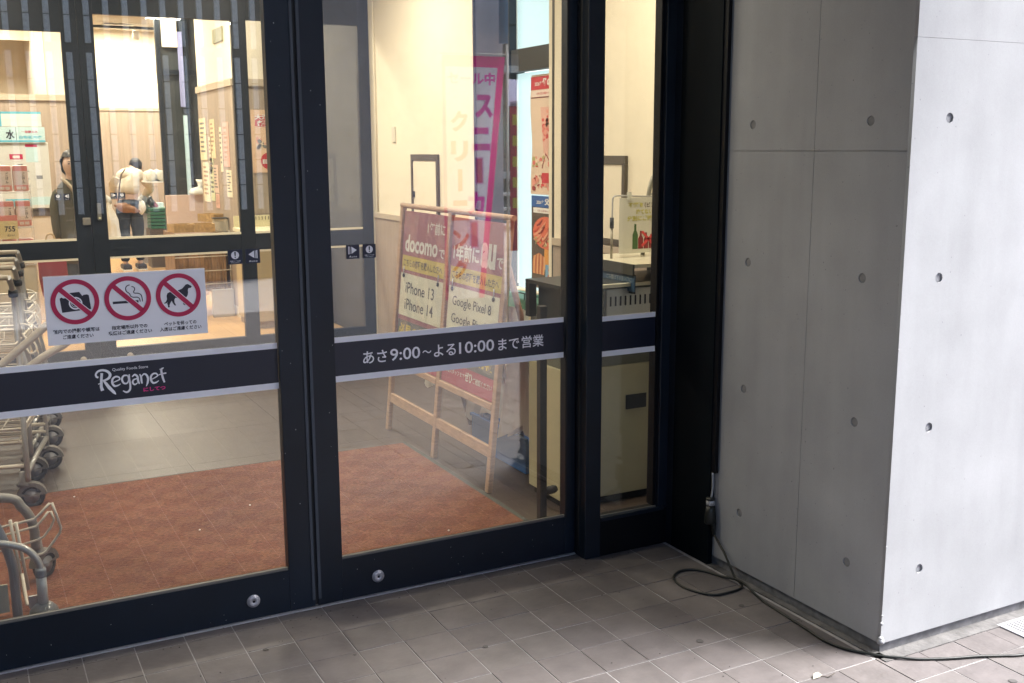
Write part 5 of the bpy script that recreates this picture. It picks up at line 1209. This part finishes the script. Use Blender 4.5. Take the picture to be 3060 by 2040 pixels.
# posters on partition
PC = [M('notice %d' % q, c, rough=.6) for q, c in enumerate(((.72, .60, .38), (.68, .50, .40), (.60, .62, .40), (.75, .68, .50), (.70, .42, .34)))]
nt_ = [(7.42, .30, 1.40, 1.80, 0), (7.36, .28, 1.0, 1.38, 3), (7.10, .17, 1.02, 1.42, 2), (6.99, .20, 1.42, 1.78, 0), (6.93, .19, 1.10, 1.36, 1), (6.91, .15, .96, 1.09, 4), (6.66, .10, 1.30, 1.70, 3), (6.45, .22, 1.35, 1.74, 4), (6.40, .20, 1.08, 1.32, 3), (7.12, .10, 1.28, 1.62, 3)]
for q, (y, w_, z0, z1, mi) in enumerate(nt_):
    n = thing('wall_notice', ['tall', 'pale', 'greenish', 'narrow yellowish', 'pinkish', 'small pink', 'long cream', 'pink topped', 'white lettered', 'slim cream'][q]+' paper notice on the brown partition wall, number of rows varying', 'notice', (2.198, y, z0), 'paper notices on the brown partition')
    n['label'] = ['tall yellowish notice at the far upper left of the notice wall', 'pale notice at the lower left of the notice wall', 'greenish notice low in the left half of the notice wall', 'long yellowish notice at the top middle of the notice wall', 'pinkish notice in the middle of the notice wall', 'small pink notice at the bottom middle of the notice wall', 'slim cream notice strip right of the middle of the notice wall', 'pink topped notice at the upper right of the notice wall', 'white notice with bold lettering at the lower right of the notice wall', 'slim cream notice strip near the left of the notice wall'][q]
    box('sheet', (2.196, 2.1985, y-w_/2, y+w_/2, z0, z1), PC[mi], n)
    f = FW(2.196, y+w_/2, z0); hh = z1-z0; rr = random.Random(q)
    flat('print', [rect(w_*.12, w_*rr.uniform(.5, .88), hh*(.85-.11*k2), hh*(.85-.11*k2)+hh*.05) for k2 in range(7)], f, (GREYP, M('print tan', (.35, .22, .14)))[q % 2], n)
po = thing('sale_poster', 'orange and pink sale poster with red sun disc behind right inner pane', 'poster', (2.43, 6.13, 1.3), 'store posters')
box('sheet', (2.35, 2.62, 6.132, 6.136, 1.30, 1.84), M('poster orange pink', (.78, .52, .34), rough=.6), po); f = FX(2.35, 6.132, 1.30)
flat('red_patch', [[(.03, .40), (.24, .38), (.25, .50), (.04, .49)]], f, RED, po); text('lettering', '大満足', f, (.03, .22, .455, .50), PAPERW, po, h=.0016, bold=.05); text('lettering', '超得', f, (.05, .22, .385, .45), PAPERW, po, h=.0016, bold=.05)
flat('red_disc', [disc(.14, .10, .072)], f, RED, po); text('lettering', '目印', f, (.085, .195, .075, .115), PAPERW, po, h=.0016, bold=.04)
food_patch(.03, .24, .19, .33, 18, [REDS[5], REDS[2], GREYP], po, 21, f=f, smax=.035)
gv = box('ceiling_vent', (2.196, 2.2085, 6.40, 6.78, 2.44, 2.56), M('vent', (.30, .29, .18), rough=.6), None); tag(gv, 'square grey vent high on the cream partition wall', 'vent')

# ================================================================== scene behind the camera (seen mirrored in the door glass)
p2_ = thing('concrete_pillar', 'second exposed concrete pillar with tie holes behind the photographer', 'pillar', (3.0, -4.2, 0))
fr = Fr((3.84, -4.2, 0), (-1, 0, 0), (0, 0, 1))
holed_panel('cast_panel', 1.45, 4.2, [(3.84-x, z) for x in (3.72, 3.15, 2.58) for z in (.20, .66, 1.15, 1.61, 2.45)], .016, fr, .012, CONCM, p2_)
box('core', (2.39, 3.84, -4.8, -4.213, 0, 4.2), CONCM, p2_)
nb = thing('sale_banner', 'white sale banner with pink border mirrored in the right door glass', 'banner', (3.4, -3.85, 0), 'tall shop banners')
def cloth_mat(name, col):
    m, t, b = new_mat(name); t.nodes.remove(b); L = t.links
    a = t.nodes.new('ShaderNodeBsdfTranslucent'); d = t.nodes.new('ShaderNodeBsdfDiffuse'); a.inputs[0].default_value = d.inputs[0].default_value = (*col, 1)
    x = t.nodes.new('ShaderNodeMixShader'); x.inputs[0].default_value = .92; L.new(a.outputs[0], x.inputs[2]); L.new(d.outputs[0], x.inputs[1]); L.new(x.outputs[0], t.nodes['Material Output'].inputs[0]); return m
BW = cloth_mat('banner cloth', (.82, .80, .92)); BP = cloth_mat('banner magenta', (.97, .035, .56))
mb = Fr((0, -3.85, 0), (1, 0, 0), (0, 0, 1))           # lettering laid to read in the mirror image
me = bpy.data.meshes.new('cloth'); bm = bmesh.new(); vs = []
for j in range(13):
    t = j/12; z = 2.16-1.77*t; vs.append([bm.verts.new((3.2+(3.632-.185*t-3.2)*i/8, -3.862, z-.08*(1-t))) for i in range(9)])
for j in range(12):
    for i in range(8): bm.faces.new((vs[j][i], vs[j][i+1], vs[j+1][i+1], vs[j+1][i]))
bm.to_mesh(me); bm.free(); link('cloth', me, BW, nb)
mb = Fr((0, -3.862, 0), (-1, 0, 0), (0, 0, 1)); mb.u = Vector((1, 0, 0)); mb.n = Vector((0, 1, 0))
def edge(z): return 3.684-.19*(2.16-z)/1.77
flat('pink_border', [[(3.175, 2.08), (edge(2.08), 2.08), (edge(2.16), 2.16), (3.175, 2.16)], [(edge(2.08)-.055, 2.08), (edge(2.08), 2.08), (edge(.39), .39), (edge(.39)-.045, .39)], [(3.175, .39), (3.20, .39), (3.20, 2.08), (3.175, 2.08)]], mb, BP, nb, h=.003)
text('lettering', 'セール中', mb, (3.215, 3.60, 1.955, 2.045), BP, nb, h=.004, bold=.04)
GLO = cloth_mat('glyph outline', (.85, .5, .8))
for q, ch in enumerate('スニ|カ|'):
    x0 = 3.435-.024*q; z0 = 1.72-q*.235
    if ch == '|': flat('lettering', [rect(x0+.055, x0+.10, z0+.0, z0+.175)], mb, BP, nb, h=.005); flat('lettering_outline', [rect(x0+.043, x0+.112, z0-.012, z0+.187)], mb, GLO, nb, h=.0042)
    else:
        text('lettering_outline', ch, mb, (x0-.008, x0+.150, z0-.008, z0+.173), GLO, nb, h=.0042, bold=.075); text('lettering', ch, mb, (x0, x0+.142, z0, z0+.165), BP, nb, h=.005, bold=.05)
BRD = cloth_mat('banner red', (.95, .14, .16))
for q, ch in enumerate('クリ|ニング'):
    if ch == '|': flat('lettering', [rect(3.29, 3.325, 1.62-q*.215, 1.78-q*.215)], mb, BRD, nb, h=.004)
    else: text('lettering', ch, mb, (3.235, 3.375, 1.62-q*.215, 1.77-q*.215), BRD, nb, h=.004, bold=.05)
tube('pole', [(3.705, -3.87, 0), (3.705, -3.87, 2.25)], .009, PAPERW, nb, seg=8); tube('arm', [(3.17, -3.87, 2.17), (3.705, -3.87, 2.18)], .005, PAPERW, nb, seg=6)
bp_ = thing('blue_pole', 'blue painted pole with dark rungs beyond the second pillar', 'pole', (3.76, -4.0, 0))
tube('pole', [(3.745, -4.0, 2.27), (3.745, -4.0, 3.9)], .035, M('pole blue', (.03, .28, .62), rough=.4), bp_, seg=12); tube('rung', [[(3.77, -4.0, z), (3.95, -4.02, z+.03)] for z in (2.40, 2.65, 2.95)], .012, DARKER, bp_, seg=6)
n2 = thing('sale_banner', 'red and yellow banner on the street mirrored at right', 'banner', (5.0, -6.0, 0), 'tall shop banners')
box('cloth', [(4.84, 5.4, -6.0, -5.995, .5, 1.95)], M('banner2 red', (.6, .04, .05), rough=.7), n2); box('white_top', [(4.80, 5.4, -5.99, -5.985, 1.9, 2.15)], BW, n2)
box('yellow_mark', [(4.86, 5.3, -5.985, -5.98, 1.72-q*.2, 1.82-q*.2) for q in range(5)], M('banner yellow', (.75, .55, .05), rough=.7), n2)
tube('pole', [(4.82, -6.01, 0), (4.82, -6.01, 2.4)], .012, PAPERW, n2, seg=8)
bd = thing('street_building', 'grey apartment block across the street seen only mirrored', 'building', (16, -26, 0))
box('wall', (6, 34, -30, -26, 0, 14), M('building grey', (.22, .21, .21), rough=.8, var=.1, scale=1), bd)
for q in range(4):
    for r in range(8): box('window', (8+r*3, 9.8+r*3, -26, -25.9, 1.2+q*3.1, 2.8+q*3.1), M('far window', (.06, .07, .08), rough=.2) if q+r == 0 else bpy.data.materials['far window'], bd)
    box('balcony', (6, 34, -25.9, -25.2, .6+q*3.1, .8+q*3.1), PAPERW, bd)
gr_ = thing('guard_rail', 'white street guard rail beyond the pavement', 'railing', (9, -11, 0))
tube('rail', [[(5, -11, z), (13, -11, z)] for z in (.35, .6, .82)], .025, PAPERW, gr_, seg=8)
for q in range(5): tube('post', [(5+q*2, -11, 0), (5+q*2, -11, .85)], .04, M('rail post', (.25, .03, .04)) if q == 0 else bpy.data.materials['rail post'], gr_, seg=8)
lv = thing('slatted_facade', 'dark facade with pale vertical slats opposite the entrance', 'facade', (-1, -9, 0))
box('wall', (-9, 3.4, -9.3, -9.12, 0, 3.6), M('dark facade', (.02, .025, .03), rough=.6), lv)
SL = M('pale slat', (.50, .54, .55), rough=.6, var=.15, scale=20)
slm = None; k = 0
for i in range(-30, 14):
    x = .626+i*.1955
    if x < -5.5 or x > 3.3: continue
    z = .82
    while z < 3.4:
        hz = .285
        if 2.55 < z+hz/2 < 2.72: z += .09; continue
        if slm is None:
            o = box('slat', (-.029, .029, -9.115, -9.06, 0, hz-.012), SL, None); slm = o.data; bpy.data.objects.remove(o)
        if x > -1.2 and z < 3.4:
            o = bpy.data.objects.new('slat', slm); COL.objects.link(o); o.parent = lv; o.location = (x+1, 9, z)
        z += hz
struct('unseen_sky_blocker', (-6.4, -6.0, -9.1, -.03, 0, 5.5), bpy.data.materials['dark facade'])  # unseen wall added to cut sky light from the left
struct('far_ground', (-60, 60, -60, -14.0, -.3, -.01), M('street asphalt', (.06, .06, .062), rough=.9))

# ================================================================== interior lamps
_dl = [0]
def downlight(x, y, z, power, label, size=.35, name='ceiling_light'):
    rows = ('front', 'middle', 'rear', 'far'); _dl[0] += 1
    label = label+', '+('over the mat at left', 'added by the bin to light its front', 'by the inner door at left', 'by the inner door at right', 'above the rice rack', 'above the trolley', 'above the water machine', 'above the bag shelf', 'above the green baskets', 'above the bending shopper', 'at the back right corner', 'before the back wainscot', 'at the back left', 'over the left aisle')[_dl[0]-1]
    t = thing(name, label, 'ceiling light', (x, y, z), 'ceiling lights out of view')
    box('housing', (x-size/2-.02, x+size/2+.02, y-size/2-.02, y+size/2+.02, z-.012, z-.001), PAPERW, t)
    L = bpy.data.lights.new('lamp', 'AREA'); L.energy = power; L.size = size; L.color = (1, .88, .71); L.shape = 'SQUARE'
    o = bpy.data.objects.new('lamp', L); COL.objects.link(o); o.parent = t; o.location = (0, 0, -.02)
VP = 12.5
for x, y in ((.2, .8), (2.15, .28), (.2, 3.2), (1.9, 3.2)): downlight(x, y, 2.895, VP, 'square warm ceiling light in the vestibule')  # front right lamp added to brighten the bin front
SP = 17.5
for x, y in ((.4, 6.0), (1.6, 5.6), (.2, 8.2), (1.7, 8.0), (2.6, 10.6), (1.6, 11.0), (3.2, 12.6), (2.2, 12.7), (.3, 11.6), (-1.6, 7)): downlight(x, y, 3.19, SP, 'square warm ceiling light in the store')
